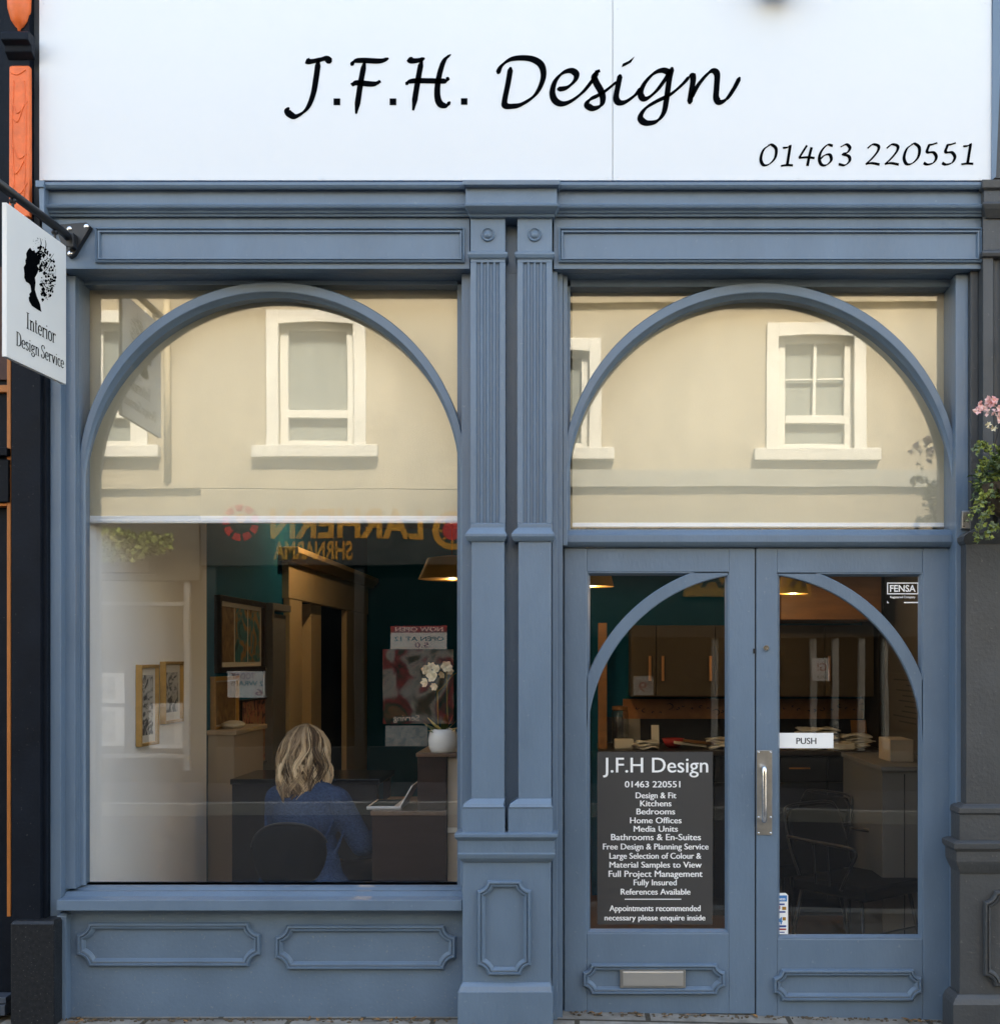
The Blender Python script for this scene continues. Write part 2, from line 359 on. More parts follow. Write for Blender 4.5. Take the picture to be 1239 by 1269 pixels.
        if auto:
            me.set_sharp_from_angle(angle=math.radians(auto)); me.polygons.foreach_set('use_smooth', [True] * len(me.polygons))
            me.set_sharp_from_angle(angle=math.radians(auto))
        return o

def thing(name, label, cat, loc=(0, 0, 0), group=None):
    o = bpy.data.objects.new(name, None); C.objects.link(o); o.location = loc; o.empty_display_size = 0.1
    o['label'] = label; o['category'] = cat
    if group: o['group'] = group
    return o
def tag(o, label, cat, group=None):
    o['label'] = label; o['category'] = cat
    if group: o['group'] = group
    return o
def struct(o): o['kind'] = 'structure'; return o
def stuff(o): o['kind'] = 'stuff'; return o

def catmull(pts, k=10):
    P = [Vector(p) for p in pts]
    if len(P) < 3: return [P[0].lerp(P[-1], i / k) for i in range(k + 1)]
    P = [P[0] * 2 - P[1]] + P + [P[-1] * 2 - P[-2]]; out = []
    for i in range(1, len(P) - 2):
        a, b, c, d = P[i - 1], P[i], P[i + 1], P[i + 2]
        for j in range(k):
            t = j / k
            out.append(0.5 * (2 * b + (c - a) * t + (2 * a - 5 * b + 4 * c - d) * t * t + (3 * b - a - 3 * c + d) * t ** 3))
    out.append(P[-2]); return out

def pen(b, pts, wmin, wmax, nib, put, th, k=9, taper=0):
    """a broad-nib stroke: pts in drawing units (y down), put(u, v, h) -> world"""
    c = catmull(pts, k); n = len(c); L = []; R = []
    for i, p in enumerate(c):
        t = c[min(i + 1, n - 1)] - c[max(i - 1, 0)]
        a = math.atan2(-t.y, t.x)
        w = wmin + (wmax - wmin) * abs(math.sin(a - math.radians(nib)))
        if taper and i < taper: w *= 0.35 + 0.65 * i / taper
        if taper and n - 1 - i < taper: w *= 0.35 + 0.65 * (n - 1 - i) / taper
        nn = Vector((-t.y, t.x)).normalized() * w / 2
        L.append(p + nn); R.append(p - nn)
    vs = []
    for p, q in zip(L, R): vs += [put(p.x, p.y, th), put(q.x, q.y, th), put(p.x, p.y, 0), put(q.x, q.y, 0)]
    fs = []
    for i in range(n - 1):
        a, d = 4 * i, 4 * i + 4
        fs += [(a, a + 1, d + 1, d), (a, d, d + 2, a + 2), (a + 1, a + 3, d + 3, d + 1)]
    fs += [(0, 2, 3, 1), (4 * n - 4, 4 * n - 3, 4 * n - 1, 4 * n - 2)]
    b.add(vs, fs)

_tc = {}
def glyphs(body, spacing=1.0, bold=0.0):
    key = (body, spacing, bold)
    if key not in _tc:
        cu = bpy.data.curves.new('t', 'FONT'); cu.body = body; cu.size = 1; cu.space_character = spacing; cu.resolution_u = 4; cu.offset = bold
        o = bpy.data.objects.new('t', cu); C.objects.link(o)
        bpy.context.view_layer.update()
        me = bpy.data.meshes.new_from_object(o.evaluated_get(bpy.context.evaluated_depsgraph_get()))
        vs = [v.co.copy() for v in me.vertices]; fs = [tuple(p.vertices) for p in me.polygons]
        bpy.data.objects.remove(o); bpy.data.curves.remove(cu); bpy.data.meshes.remove(me)
        _tc[key] = (vs, fs)
    return _tc[key]
CAP = max(v.y for v in glyphs('H')[0])
def text(b, body, u0, u1, base, cap, put, spacing=1.0, mirror=False, bold=0.0, h=0.0):
    """text fitted into u0..u1 with its baseline at v=base (v up) and the given cap height"""
    vs, fs = glyphs(body, spacing, bold); a = min(v.x for v in vs); w = max(v.x for v in vs) - a
    out = []
    for v in vs:
        t = (v.x - a) / w
        out.append(put(u1 - t * (u1 - u0) if mirror else u0 + t * (u1 - u0), base + v.y / CAP * cap, h))
    b.add(out, fs)
def facade_put(y):    # world x, z on a street-facing plane
    return lambda u, v, h: (u, y - h, v)
def ptext(b, body, px0, px1, py_base, py_cap, d, spacing=1.0, bold=0.0):
    for k, o in ((0, 0), (1, .45)) if bold < .01 else ((0, 0),):
        text(b, body, X(px0 + o, d), X(px1 + o, d), Z(py_base, d), Z(py_cap, d) - Z(py_base, d), facade_put(d - k * .0001), spacing, bold=0 if bold < .01 else bold)

def notched(x0, x1, z0, z1, r, n=6):
    pts = []
    for cx, cz, a0 in ((x0, z0, 90), (x1, z0, 180), (x1, z1, 270), (x0, z1, 360)):
        for i in range(n + 1):
            a = math.radians(a0 - 90 * i / n)
            pts.append((cx + r * math.cos(a), cz + r * math.sin(a)))
    return pts
MOULD = [(0, 0), (0, 0.013), (0.005, 0.021), (0.011, 0.022), (0.014, 0.013), (0.016, 0.012), (0.019, 0.018), (0.024, 0.017), (0.030, 0.006), (0.033, 0.004), (0.033, 0)]
def panel_moulding(px0, px1, py0, py1, d, parent, r=0.05, m='blue', prof=MOULD):
    b = B(); b.sweep(notched(X(px0, d), X(px1, d), Z(py1, d), Z(py0, d), r), prof, d)
    return b.obj('panel_moulding', m, parent, auto=35)

# ================================================================= THE GROUND
def gz(x): return 0.0 if x < -0.2 else max(-0.30, -0.0225 * (x + 0.2))
def sheet(name, y0, y1, dz, m, x0=-150, x1=150):
    xs = [x0, -40, -0.2, 13.0, 40, x1]
    b = B(); vs = []; fs = []
    for x in xs: vs += [(x, y0, gz(x) + dz), (x, y1, gz(x) + dz)]
    for i in range(len(xs) - 1): fs.append((2 * i, 2 * i + 2, 2 * i + 3, 2 * i + 1))
    b.add(vs, fs)
    return struct(b.obj(name, m))
sheet('ground', -160, 160, -0.16, 'asphalt')
def slab(name, y0, y1, z0, z1, m):
    xs = [-60, -0.2, 13.0, 60]; b = B(); vs = []; fs = []
    for x in xs: vs += [(x, y0, gz(x) + z0), (x, y1, gz(x) + z0), (x, y1, gz(x) + z1), (x, y0, gz(x) + z1)]
    for i in range(3):
        for k in range(4): fs.append((4 * i + k, 4 * i + (k + 1) % 4, 4 * i + 4 + (k + 1) % 4, 4 * i + 4 + k))
    b.add(vs, fs + [(0, 1, 2, 3), (12, 13, 14, 15)])
    return struct(b.obj(name, m))
slab('pavement', -2.05, 0.6, -0.3, 0.0, 'paving')
slab('kerb', -2.2, -2.05, -0.3, 0.004, 'grey_band')
sheet('road', -7.3, -2.2, -0.125, 'asphalt', -60, 60)
slab('pavement_across_the_road', -9.6, -7.45, -0.3, 0.0, 'asphalt')
slab('kerb_across_the_road', -7.45, -7.3, -0.3, 0.004, 'grey_band')
# double yellow? none shown in the photograph

# dirt and leaf bits lying in the angle between wall and pavement
b = B()
for i in range(420):
    x = rnd.uniform(-2.25, 1.75)
    fy = (-0.005 if x < -0.55 else (0.11 if x > -0.03 else -0.09)) - abs(rnd.gauss(0, 0.022))
    z = gz(x); w = rnd.uniform(0.003, 0.011); a = rnd.uniform(0, 6.28); t = rnd.uniform(0.002, 0.007)
    b.ball((x, fy, z + t * 0.4), (w, w * rnd.uniform(0.5, 1), t), 6, 4)
stuff(b.obj('grit', 'dirt'))
b = B()
for i in range(60):
    x = rnd.uniform(-2.25, 1.75)
    if rnd.random() < 0.4: x = rnd.choice([-2.15, 0.05, 0.25, 1.5]) + rnd.gauss(0, 0.06)
    fy = (-0.01 if x < -0.55 else (0.105 if x > -0.03 else -0.09)) - abs(rnd.gauss(0, 0.03)); z = gz(x) + 0.004
    a = rnd.uniform(0, 6.28); l = rnd.uniform(0.008, 0.024); w = l * 0.4
    ca, sa = math.cos(a), math.sin(a); q = []
    for u, v, h in ((-l, 0, 0), (0, -w, 0.004), (l, 0, 0.006), (0, w, 0.002)): q.append((x + u * ca - v * sa, fy + u * sa + v * ca, z + h + rnd.uniform(0, .004)))
    b.add(q, [(0, 1, 2, 3)])
stuff(b.obj('leaf_litter', 'litter'))

# ================================================================= THE SHOP
shop = thing('shop_front', 'blue painted two-bay timber shopfront with arched windows, double doors and twin fluted pilasters', 'shop', (0, 0, 0))
PL, PR = -2.335, 1.775            # party lines
# --- structure behind and above
b = B(); b.box(PL, PR, 0.03, 0.35, Z(226), 13.9); b.obj('upper_wall', 'brick', shop)
b = B(); b.prism_x([(0.0, 13.9), (9.0, 13.9), (4.5, 14.7)], PL, PR); b.obj('roof', 'slate', shop)
b = B(); b.box(PL, PR, 8.9, 9.0, -.1, 13.9); b.box(PL, PR + .28, .35, 8.9, 5.0, 5.1); b.obj('rear_wall', 'brick', shop)
CURVE = [(105, .245), (112, .262), (121, .29), (132, .335), (146, .41), (163, .53), (184, .72), (208, .99), (232, 1.30), (255.5, 1.62)]  # curve shaped to catch window light and grade the wall from bright to dim
CW = [Vector((X(p, q), q)) for p, q in CURVE]
b = B(); b.prism_z([(p.x, p.y) for p in CW] + [(PL, CW[-1].y), (PL, CW[0].y)], -.1, 3.0); b.obj('side_wall', 'white_wall', shop, auto=40)
b = B(); b.box(PL, -2.24, CW[-1].y + .001, 2.05, -.1, 3.0); b.obj('side_wall', 'white_wall', shop)
b = B(); b.box(PL, -2.24, 2.05, 3.95, -0.1, 3.0); b.box(PL, -2.24, 7.3, 7.75, -0.1, 3.0); b.box(PL, -2.24, 3.95, 7.3, 2.12, 3.0)
b.box(-2.24, 0.1, 7.6, 7.75, -0.1, 3.0); b.obj('side_wall', 'teal', shop)
b = B(); b.box(0.1, 2.0, 2.85, 2.98, -0.1, 3.0); b.box(0.1, 0.22, 2.98, 7.6, -0.1, 3.0); b.obj('back_wall', 'teal', shop)
b = B(); b.box(1.95, 2.05, 0.26, 2.85, -0.1, 3.0); b.obj('side_wall', 'plaster', shop)
b = B(); b.box(PL, 2.05, 0.36, 7.75, 2.95, 3.05); b.obj('ceiling', 'ceiling', shop)
b = B(); b.box(-2.3, 2.0, 0.28, 7.7, -0.12, -0.03); b.obj('interior_floor', 'floor_wood', shop)
b = B(); b.box(PL - 3.2, PL, 3.0, 8.2, -0.1, 3.0); 
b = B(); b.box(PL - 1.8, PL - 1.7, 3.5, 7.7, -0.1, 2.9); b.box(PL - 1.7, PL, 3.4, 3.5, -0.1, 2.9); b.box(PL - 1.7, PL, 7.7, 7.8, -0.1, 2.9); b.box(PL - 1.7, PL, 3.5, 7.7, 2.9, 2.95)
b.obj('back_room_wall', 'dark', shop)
# cased opening in the teal wall, with its cornice
cas = B()
cas.box(-2.24, -2.19, 3.95, 4.35, -0.03, 2.02); cas.box(-2.24, -2.19, 6.2, 7.3, -0.03, 2.02); cas.box(-2.24, -2.185, 3.90, 7.35, 2.02, 2.30)
cas.prism_y([(-2.24, 2.30), (-2.15, 2.30), (-2.09, 2.36), (-2.09, 2.40), (-2.24, 2.40)], 3.8, 7.45)
cas.box(-2.60, -2.24, 4.9, 5.3, -0.03, 2.02)
cas.obj('doorway_casing', 'cream_trim', shop, bevel=0.004)

# --- entablature
def zr(py, d): return Z(py, d)
def cornice(px0, px1, e, name, mitre=False):
    L = [(zr(268, -0.03), -0.032), (zr(268, -0.05), -0.048), (zr(265, -0.05), -0.052), (zr(263.5, -0.06), -0.062), (zr(261, -0.065), -0.066), (zr(257, -0.085), -0.085), (zr(253.5, -0.09), -0.090),
         (zr(252.5, -0.06), -0.060), (zr(234.5, -0.06), -0.060), (zr(234, -0.09), -0.088), (zr(232, -0.095), -0.096), (zr(229, -0.10), -0.102), (zr(225.5, -0.10), -0.102)]
    lv = []
    for z, d in L: lv.append((z, d))
    b = B(); prof = [(d - e, z) for z, d in lv] + [(0.03, lv[-1][0]), (0.03, lv[0][0])]
    b.prism_x(prof, X(px0, -0.06), X(px1, -0.06))
    return b
cornice(55, 584, 0, 'cornice').obj('cornice', 'blue', shop, bevel=0.0015)
cornice(683, 1222, 0, 'cornice').obj('cornice', 'blue', shop, bevel=0.0015)
# left end block
b = B(); b.levels([(Z(268, -.1), X(50, -.1), X(55.5, -.1), -0.105, 0.03), (Z(233, -.1), X(49, -.1), X(55.5, -.1), -0.107, 0.03), (Z(233, -.1), X(46, -.1), X(56, -.1), -0.116, 0.03), (Z(225, -.1), X(46, -.1), X(56, -.1), -0.116, 0.03)])
b.obj('cornice', 'blue', shop, bevel=0.0015)
# centre break-forward over the twin pilasters
def lvp(rows, back=0.03):
    return [(Z(py, d), X(a, d), X(c, d), d, back) for py, a, c, d in rows]
b = B(); b.levels(lvp([(269, 583, 686, -0.075), (268, 582, 687, -0.08), (265, 581, 687, -0.085), (263.5, 580.5, 688, -0.095), (260, 579, 689, -0.11), (255, 576, 692, -0.128), (252.5, 575, 692.5, -0.13),
                       (252, 577, 690, -0.105), (232, 577, 690, -0.105), (231, 575, 692, -0.125), (228.5, 574, 693, -0.138), (222.5, 573, 694, -0.14)]))
b.obj('cornice', 'blue', shop, bevel=0.0015)
# frieze with two long sunk panels
ZS = Z(333, -0.03)
fr = B().box(X(52, -.03), X(582, -.03), -0.03, 0.03, ZS, Z(268.3, -.03)); fr = fr.obj('frieze', 'blue', shop, bevel=0.002)
fr2 = B().box(X(686, -.03), X(1222, -.03), -0.03, 0.03, ZS, Z(268.3, -.03)); fr2 = fr2.obj('frieze', 'blue', shop, bevel=0.002)
FM = [(0, 0), (0, 0.014), (0.006, 0.018), (0.010, 0.008), (0.012, 0.007), (0.014, 0.014), (0.019, 0.014), (0.023, 0.003), (0.023, 0)]
for par, a, c in ((fr, 119, 576), (fr2, 692, 1216)):
    bb = B(); bb.sweep([(X(a, -.03), Z(326, -.03)), (X(c, -.03), Z(326, -.03)), (X(c, -.03), Z(283, -.03)), (X(a, -.03), Z(283, -.03))], FM, -0.0305); bb.obj('panel_moulding', 'blue', par, auto=25)
# soffit over the bays
b = B(); b.box(X(80), PR, 0.03, 0.36, ZS, Z(268.3, -.03)); b.obj('soffit', 'blue', shop)

# --- pier behind the pilasters
b = B(); b.box(X(572, .03), X(697, .03), 0.03, 0.30, -0.1, ZS); b.obj('pier', 'blue', shop, bevel=0.002)
b = B(); b.box(X(684, .0), X(690.5, .0), -0.005, 0.03, -0.1, ZS - 0.002); b.obj('pier', 'blue', shop, bevel=0.002)

# --- twin pilasters
def pilaster(px0, px1, rx, c0, c1, m='blue', parent=shop, ro=True, dd=-0.06):
    d = dd
    b = B()
    x0, x1 = X(px0, d), X(px1, d)
    # fluted length: plan profile
    w = x1 - x0; n = 4; mar = w * 0.14; fw = (w - 2 * mar) / n; r = fw * 0.39
    prof = [(x0, d)]
    for i in range(n):
        cx = x0 + mar + fw * (i + 0.5)
        for k in range(9):
            a = math.pi * k / 8; prof.append((cx - r * math.cos(a), d + r * 1.1 * math.sin(a)))
    prof += [(x1, d), (x1, 0.03), (x0, 0.03)]
    zt, zb = Z(325, d), Z(648, d)
    fl = B(); fl.prism_z(prof, zb, zt)
    hd = B(); hd.box(x0, x1, d, 0.03, zt, Z(269, d)); b.box(x0, x1, d, 0.03, Z(660, d), zb)
    b.box(x0 + .004, x1 - .004, d + 0.003, 0.03, Z(1004, d), Z(660, d))
    root = b.obj('pilaster', m, parent, bevel=0.0045)
    fl.obj('fluting', m, root, auto=50); hd.obj('capital_block', m, root, bevel=.0025)
    # capital block, neck collar, mid collar, base
    c = B(); c.levels([(Z(321, d), x0 - .001, x1 + .001, d - .003, .03), (Z(319.5, d), x0 - .006, x1 + .006, d - .009, .03), (Z(316, d), x0 - .011, x1 + .011, d - .014, .03), (Z(313.5, d), x0 - .011, x1 + .011, d - .014, .03), (Z(312, d), x0 - .004, x1 + .004, d - .005, .03)])
    c.obj('collar', m, root, bevel=0.001)
    c = B(); c.levels([(Z(671, d), X(c0, d) + .012, X(c1, d) - .012, d - .004, .03), (Z(668, d), X(c0, d) + .003, X(c1, d) - .003, d - .012, .03), (Z(665, d), X(c0, d), X(c1, d), d - .018, .03), (Z(662, d), X(c0, d), X(c1, d), d - .018, .03), (Z(657, d), X(c0, d) + .012, X(c1, d) - .012, d - .006, .03), (Z(654, d), x0 + .001, x1 - .001, d - .001, .03)])
    c.obj('collar', m, root, bevel=0.001)
    c = B(); c.levels([(Z(1038, d), X(c0 - 4, d), X(c1 - 2, d), d - .022, .03), (Z(1001, d), X(c0 - 4, d), X(c1 - 2, d), d - .022, .03), (Z(1000, d), X(c0 - 3, d), X(c1 - 3, d), d - .026, .03), (Z(996, d), X(c0 - 2, d), X(c1 - 4, d), d - .02, .03), (Z(990, d), x0 + .001, x1 - .001, d - .003, .03)])
    c.obj('base_block', m, root, bevel=0.0015)
    if ro:
        c = B(); cx, cz = X(rx, d), Z(291, d)
        c.lathe([(0.0295, 0), (0.0295, 0.006), (0.027, 0.010), (0.023, 0.008), (0.021, 0.004), (0.017, 0.004), (0.015, 0.009), (0.010, 0.013), (0.0, 0.014)], (cx, d, cz), 32, 'Y')
        c.obj('rosette', m, root, auto=50)
    return root
pilaster(583, 626, 604.5, 577, 628)
pilaster(641, 684, 662.5, 634, 687)

# --- pedestal
d = -0.07
b = B(); b.box(X(573, d), X(682.5, d), d, 0.03, Z(1224, d), Z(1064, d)); ped = b.obj('pedestal', 'blue', shop, bevel=0.005)
b = B(); b.levels(lvp([(1069, 574, 682, -0.075), (1067, 571, 684, -0.085), (1064, 569, 686, -0.095), (1060, 567, 688, -0.10), (1058, 567, 688, -0.10), (1057.5, 568, 687, -0.095), (1042, 568, 687, -0.095), (1041.5, 566, 688, -0.10), (1038, 563, 691, -0.115), (1034, 563, 691, -0.115), (1032.5, 566, 688, -0.10)]))
b.obj('cap', 'blue', ped, bevel=0.0015)
b = B(); b.levels([(-0.1, X(567, -.1), X(685, -.1), -.1, .03), (Z(1230, -.1), X(567, -.1), X(685, -.1), -.1, .03), (Z(1229.5, -.1), X(568.5, -.1), X(683.5, -.1), -.097, .03), (Z(1224, -.1), X(570, -.1), X(683, -.1), -.09, .03), (Z(1219, -.09), X(573, -.09), X(681, -.09), -.075, .03)])
b.obj('plinth', 'blue', ped, bevel=0.002)
panel_moulding(592, 658, 1091, 1208, d - 0.001, ped, 0.042)
# the jamb beside it, running down to the ground
b = B(); b.box(X(690.5, .03), X(697, .03), 0.035, 0.12, -0.1, ZS - 0.004); b.obj('door_jamb', 'blue', shop, bevel=0.002)

# --- left bay: jambs, window, blind, sill, stall riser
def frame_bars(parts, m, parent, name='frame', bevel=0.003):
    bb = B()
    for p in parts: bb.pbox(*p)
    return bb.obj(name, m, parent, bevel=bevel)
b = B(); b.box(X(62, .0), X(75.5, .0), 0.0, 0.2, Z(1136, 0), ZS - .003); b.box(X(75.5, .05), X(94, .05), 0.045, 0.2, Z(1102, .045), ZS - .003)
b.box(X(94, .08), X(98, .08), 0.075, 0.2, Z(1100, .075), ZS - .003)
b.box(X(572, .05), X(577, .05), 0.055, 0.2, Z(1102, .05), ZS - .003)
b.objs('window_jamb', 'blue', shop, bevel=0.003)
win = B().box(X(97.6, .13), X(105.5, .19), 0.13, 0.21, Z(1104, .13), Z(352, .13))
win.box(X(566.5, .13), X(574, .13), 0.13, 0.21, Z(1104, .13), Z(352, .13))
win.box(X(105.5, .19), X(566.5, .13), 0.131, 0.21, Z(358, .19), Z(340, .13))
win.box(X(105.5, .19), X(566.5, .13), 0.131, 0.21, Z(1110, .13), Z(1097, .13))
win = win.obj('display_window', 'blue', shop, bevel=0.003)
b = B(); b.box(X(104, .19), X(571, .19), 0.186, 0.192, Z(1106, .19), Z(352, .19)); b.obj('glass', 'glass', win)
def arch_prof(ri, ro, d0, d1):
    w = ro - ri
    return [(ri - .004, d1), (ri - .004, d0 + .034), (ri + w * .02, d0 + .026), (ri + w * .16, d0 + .010), (ri + w * .20, d0 + .002), (ri + w * .26, d0), (ro - w * .08, d0), (ro, d0 + .006), (ro, d1)]
def arch(cx, ctop_in, ctop_out, half_in, half_out, ddepth, zspring_py, leg_py, parent, clip0=0.0, clip1=math.pi):
    d = ddepth; dk_ = d + .092; Ri = half_in * S * (1 + d / D); Ro = half_out * S * (1 + d / D)
    cxw = X(cx, d); czw = Z(zspring_py, d)
    bb = B(); pr = arch_prof(Ri, Ro, d, dk_); k_ = S * (1 + d / D)
    n = 96; vs_ = []; fs_ = []; m_ = len(pr)
    for i in range(n + 1):
        a = clip0 + (clip1 - clip0) * i / n; sn = max(0, math.sin(a)); wd = (7.5 + 8.5 * sn ** .8) * k_; dp_ = .25 + .75 * min(1, sn * 1.6)
        for r, y in pr:
            rr_ = Ro - (Ro - r) / (Ro - Ri) * wd; vs_.append((cxw + rr_ * math.cos(a), d + (y - d) * dp_, czw + rr_ * math.sin(a)))
    for i in range(n):
        for k in range(m_): fs_.append((i * m_ + k, (i + 1) * m_ + k, (i + 1) * m_ + (k + 1) % m_, i * m_ + (k + 1) % m_))
    fs_ += [tuple(range(m_)), tuple(n * m_ + k for k in range(m_ - 1, -1, -1))]
    bb.add(vs_, fs_)
    pr = [(Ro - (Ro - r) / (Ro - Ri) * 7.5 * k_, d + (y - d) * .25) for r, y in pr]
    return bb, cxw, czw, pr
bb, cxw, czw, pr = arch(337.5, 360, 348, 229, 240.5, 0.092, 589, 640, win)
def legs(bb, pr, cx, ztop, zbot):
    for sg in (-1, 1): bb.prism_z([(cx + sg * r, y) for r, y in pr], zbot, ztop)
legs(bb, pr, cxw, czw, Z(1097, .10))
bb.obj('arch', 'blue', win, auto=30)
# blind
def blind(px0, px1, d, pyb, label, bar=8):
    t = thing('roller_blind', label, 'blind', (X((px0 + px1) / 2, d), d, Z(352, d) + 0.03))
    bb = B(); n = 60; x0, x1 = X(px0, d), X(px1, d); z0, z1 = Z(pyb - bar, d), Z(352, d)
    prof = []
    bb.box(x0, x1, d, d + 0.0015, z0, z1); bb.obj('fabric', 'blind', t)
    bb = B(); bb.levels([(Z(pyb, d), x0, x1, d - .012, d + .010), (Z(pyb - bar * .35, d), x0, x1, d - .014, d + .012), (Z(pyb - bar * .5, d), x0, x1, d - .010, d + .010), (Z(pyb - bar, d), x0, x1, d - .008, d + .008)]); bb.obj('bottom_bar', 'blind_bar', t, bevel=0.002)
    bb = B(); bb.tube([(x0, d + .03, z1 + .005), (x1, d + .03, z1 + .005)], 0.028, 16); bb.obj('roller', 'blind_bar', t, smooth=True)
    return t
blind(111.5, 580, 0.245, 648.5, 'half-drawn cream roller blind in the display window, above the seated woman', 9)
# sill
b = B(); prof = []
for py, dd_ in ((1097, .13), (1099.5, .105), (1100, .10), (1103, .085), (1105, .05), (1109, .03), (1111, .02), (1113.5, -0.01), (1115, -.03), (1116, -0.05), (1128.5, -.05), (1129.5, -.047)):
    prof.append((dd_, Z(py, dd_)))
prof += [(0.0, Z(1130, -.05)), (0.2, Z(1130, -.05)), (0.2, prof[0][1])]
b.prism_x(prof, X(70, -.05), X(572.5, -.05)); b.obj('window_sill', 'blue', shop, bevel=0.002)
# stall riser
d = 0.03
b = B(); b.box(X(80, d), X(573, d), d, 0.22, -0.12, Z(1129, d)); riser = b.obj('stall_riser', 'blue_wall', shop, bevel=0.002)
panel_moulding(97, 323.5, 1143, 1197, d - .001, riser, 0.05)
panel_moulding(342, 565, 1146, 1201, d - .001, riser, 0.05)
b = B(); b.levels([(-0.1, X(70, -.02), X(82, -.02), -0.02, .2), (Z(1136, -.02), X(70, -.02), X(82, -.02), -0.02, .2), (Z(1133, -.02), X(72, -.02), X(80, -.02), -0.005, .2)]); b.obj('plinth', 'blue', shop, bevel=0.003)

# --- right bay: transom window and doors
DD = 0.12
b = B(); b.box(X(697, .05), X(703, .05), 0.05, 0.2, Z(676, .05), ZS - .003)
b.box(X(1184, .03), X(1200, .03), 0.03, 0.2, -0.1, ZS - .003); b.box(X(1180.5, .07), X(1185, .07), 0.07, 0.2, -0.1, ZS - .003)
b.objs('door_jamb', 'blue', shop, bevel=0.003)
b = B(); b.levels(lvp([(678, 698, 1179.5, .10), (675, 698, 1180, .085), (671.5, 698, 1180, .075), (663, 698, 1180, .075), (660, 698, 1180, .09), (656.5, 698, 1180, .10)], .2)); b.obj('transom_bar', 'blue', shop, bevel=0.0015)
tw = B().box(X(700, .11), X(706.5, .11), 0.11, 0.2, Z(658, .11), Z(354, .11)); tw.box(X(1177.5, .166), X(1187, .11), 0.111, 0.2, Z(658, .11), Z(354, .11))
tw.box(X(706.5, .11), X(1177.5, .166), 0.112, 0.2, Z(360, .166), Z(340, .11)); tw.box(X(706.5, .11), X(1177.5, .166), 0.112, 0.2, Z(662, .11), Z(656, .11))
tw = tw.obj('transom_window', 'blue', shop, bevel=0.003)
b = B(); b.box(X(702, .17), X(1181, .17), 0.166, 0.172, Z(660, .17), Z(354, .17)); b.obj('glass', 'glass', tw)
bb, cxw, czw, pr = arch(942, 360, 348, 235, 246.5, 0.072, 596, 650, tw)
legs(bb, pr, cxw, czw, Z(657, .10))
bb.obj('arch', 'blue', tw, auto=30)
blind(709, 1190, 0.225, 654, 'fully lowered cream roller blind in the transom window over the double doors', 6)

def door(px0, px1, pyb, gx0, gx1, gyt, gyb, side, pm):
    d = DD; bk = d + 0.045
    bb = B(); zt = Z(679, d); zb = Z(pyb, d)
    x0, x1, g0, g1 = X(px0, d), X(px1, d), X(gx0, d), X(gx1, d)
    bb.box(x0, g0, d, bk, zb, zt); bb.box(g1, x1, d, bk, zb, zt)
    bb.box(g0, g1, d + .0005, bk, Z(gyt, d), zt); bb.box(g0, g1, d + .0005, bk, zb, Z(gyb, d))
    dr = bb.obj('door', 'blue', shop, bevel=0.0035)
    bb = B(); bb.box(g0 - .01, g1 + .01, d + .028, d + .034, Z(gyb, d) - .01, Z(gyt, d) + .01); bb.obj('glass', 'door_glass', dr)
    # glazing bead
    bb = B(); bb.sweep([(g0, Z(gyb, d)), (g1, Z(gyb, d)), (g1, Z(gyt, d)), (g0, Z(gyt, d))], [(0, 0.025), (0.004, 0.025), (0.013, 0.006), (0.015, 0.0)], d + .028)
    bb.obj('glazing_bead', 'blue', dr)
    cx, cz = X(935, d), Z(918, d); sc = S * (1 + d / D); ri, ro = 207 * sc, 222.5 * sc
    pr = [(ri, d + .027), (ri, d + .006), (ri + .004, d + .003), (ro - .004, d + .003), (ro, d + .006), (ro, d + .027)]
    bb = B()
    # clip the band to the glazed opening, with a small lap behind stile and rail
    if side < 0:
        a0 = math.acos(max(-1, (g1 - cx) / ri)) - .006; a1 = math.pi
    else:
        a1 = math.acos(min(1, (g0 - cx) / ri)) + .006; a0 = 0.0
    bb.arc(cx, cz, pr, a0, a1, 72); bb.obj('arch', 'blue', dr, auto=30)
    panel_moulding(*pm, d - .0005, dr, 0.036)
    return dr
ld = door(699, 935.3, 1257, 727, 903, 709, 1157, -1, (722, 898, 1194, 1232))
rd = door(936.8, 1177, 1265, 963, 1143.5, 710, 1164, 1, (958, 1141, 1201, 1240))
b = B(); b.box(X(698, DD), X(1178, DD), DD + .05, DD + .1, -0.14, Z(672, DD)); 
# threshold
b = B(); b.levels([(-0.16, X(697, .1), X(1180, .1), 0.155, .30), (-0.045, X(697, .1), X(1180, .1), .155, .30)]); b.obj('threshold', 'dull_steel', shop)
# dark meeting joint
b = B(); b.box(X(935.3, DD), X(936.8, DD), DD + .012, DD + .04, -0.05, Z(679, DD)); b.obj('meeting_strip', 'dark', shop)
b = B(); b.box(X(693, .12), X(700, .13), .135, .30, -.1, ZS - .004); b.obj('door_jamb', 'blue', shop)  # filler behind the jamb, added to block lamp light leaking through the gap
# letterbox
b = B(); b.box(X(768, DD), X(849, DD), DD - .016, DD, Z(1224, DD), Z(1200, DD)); lb = b.obj('letterbox', 'dull_steel', ld, bevel=0.003)
b = B(); b.box(X(771.5, DD), X(846, DD), DD - .022, DD - .0165, Z(1221, DD), Z(1203, DD)); b.obj('letterbox_flap', mat('satin_flap', (0.62, 0.60, 0.57), 0.35, metal=0.85), ld, bevel=0.003)
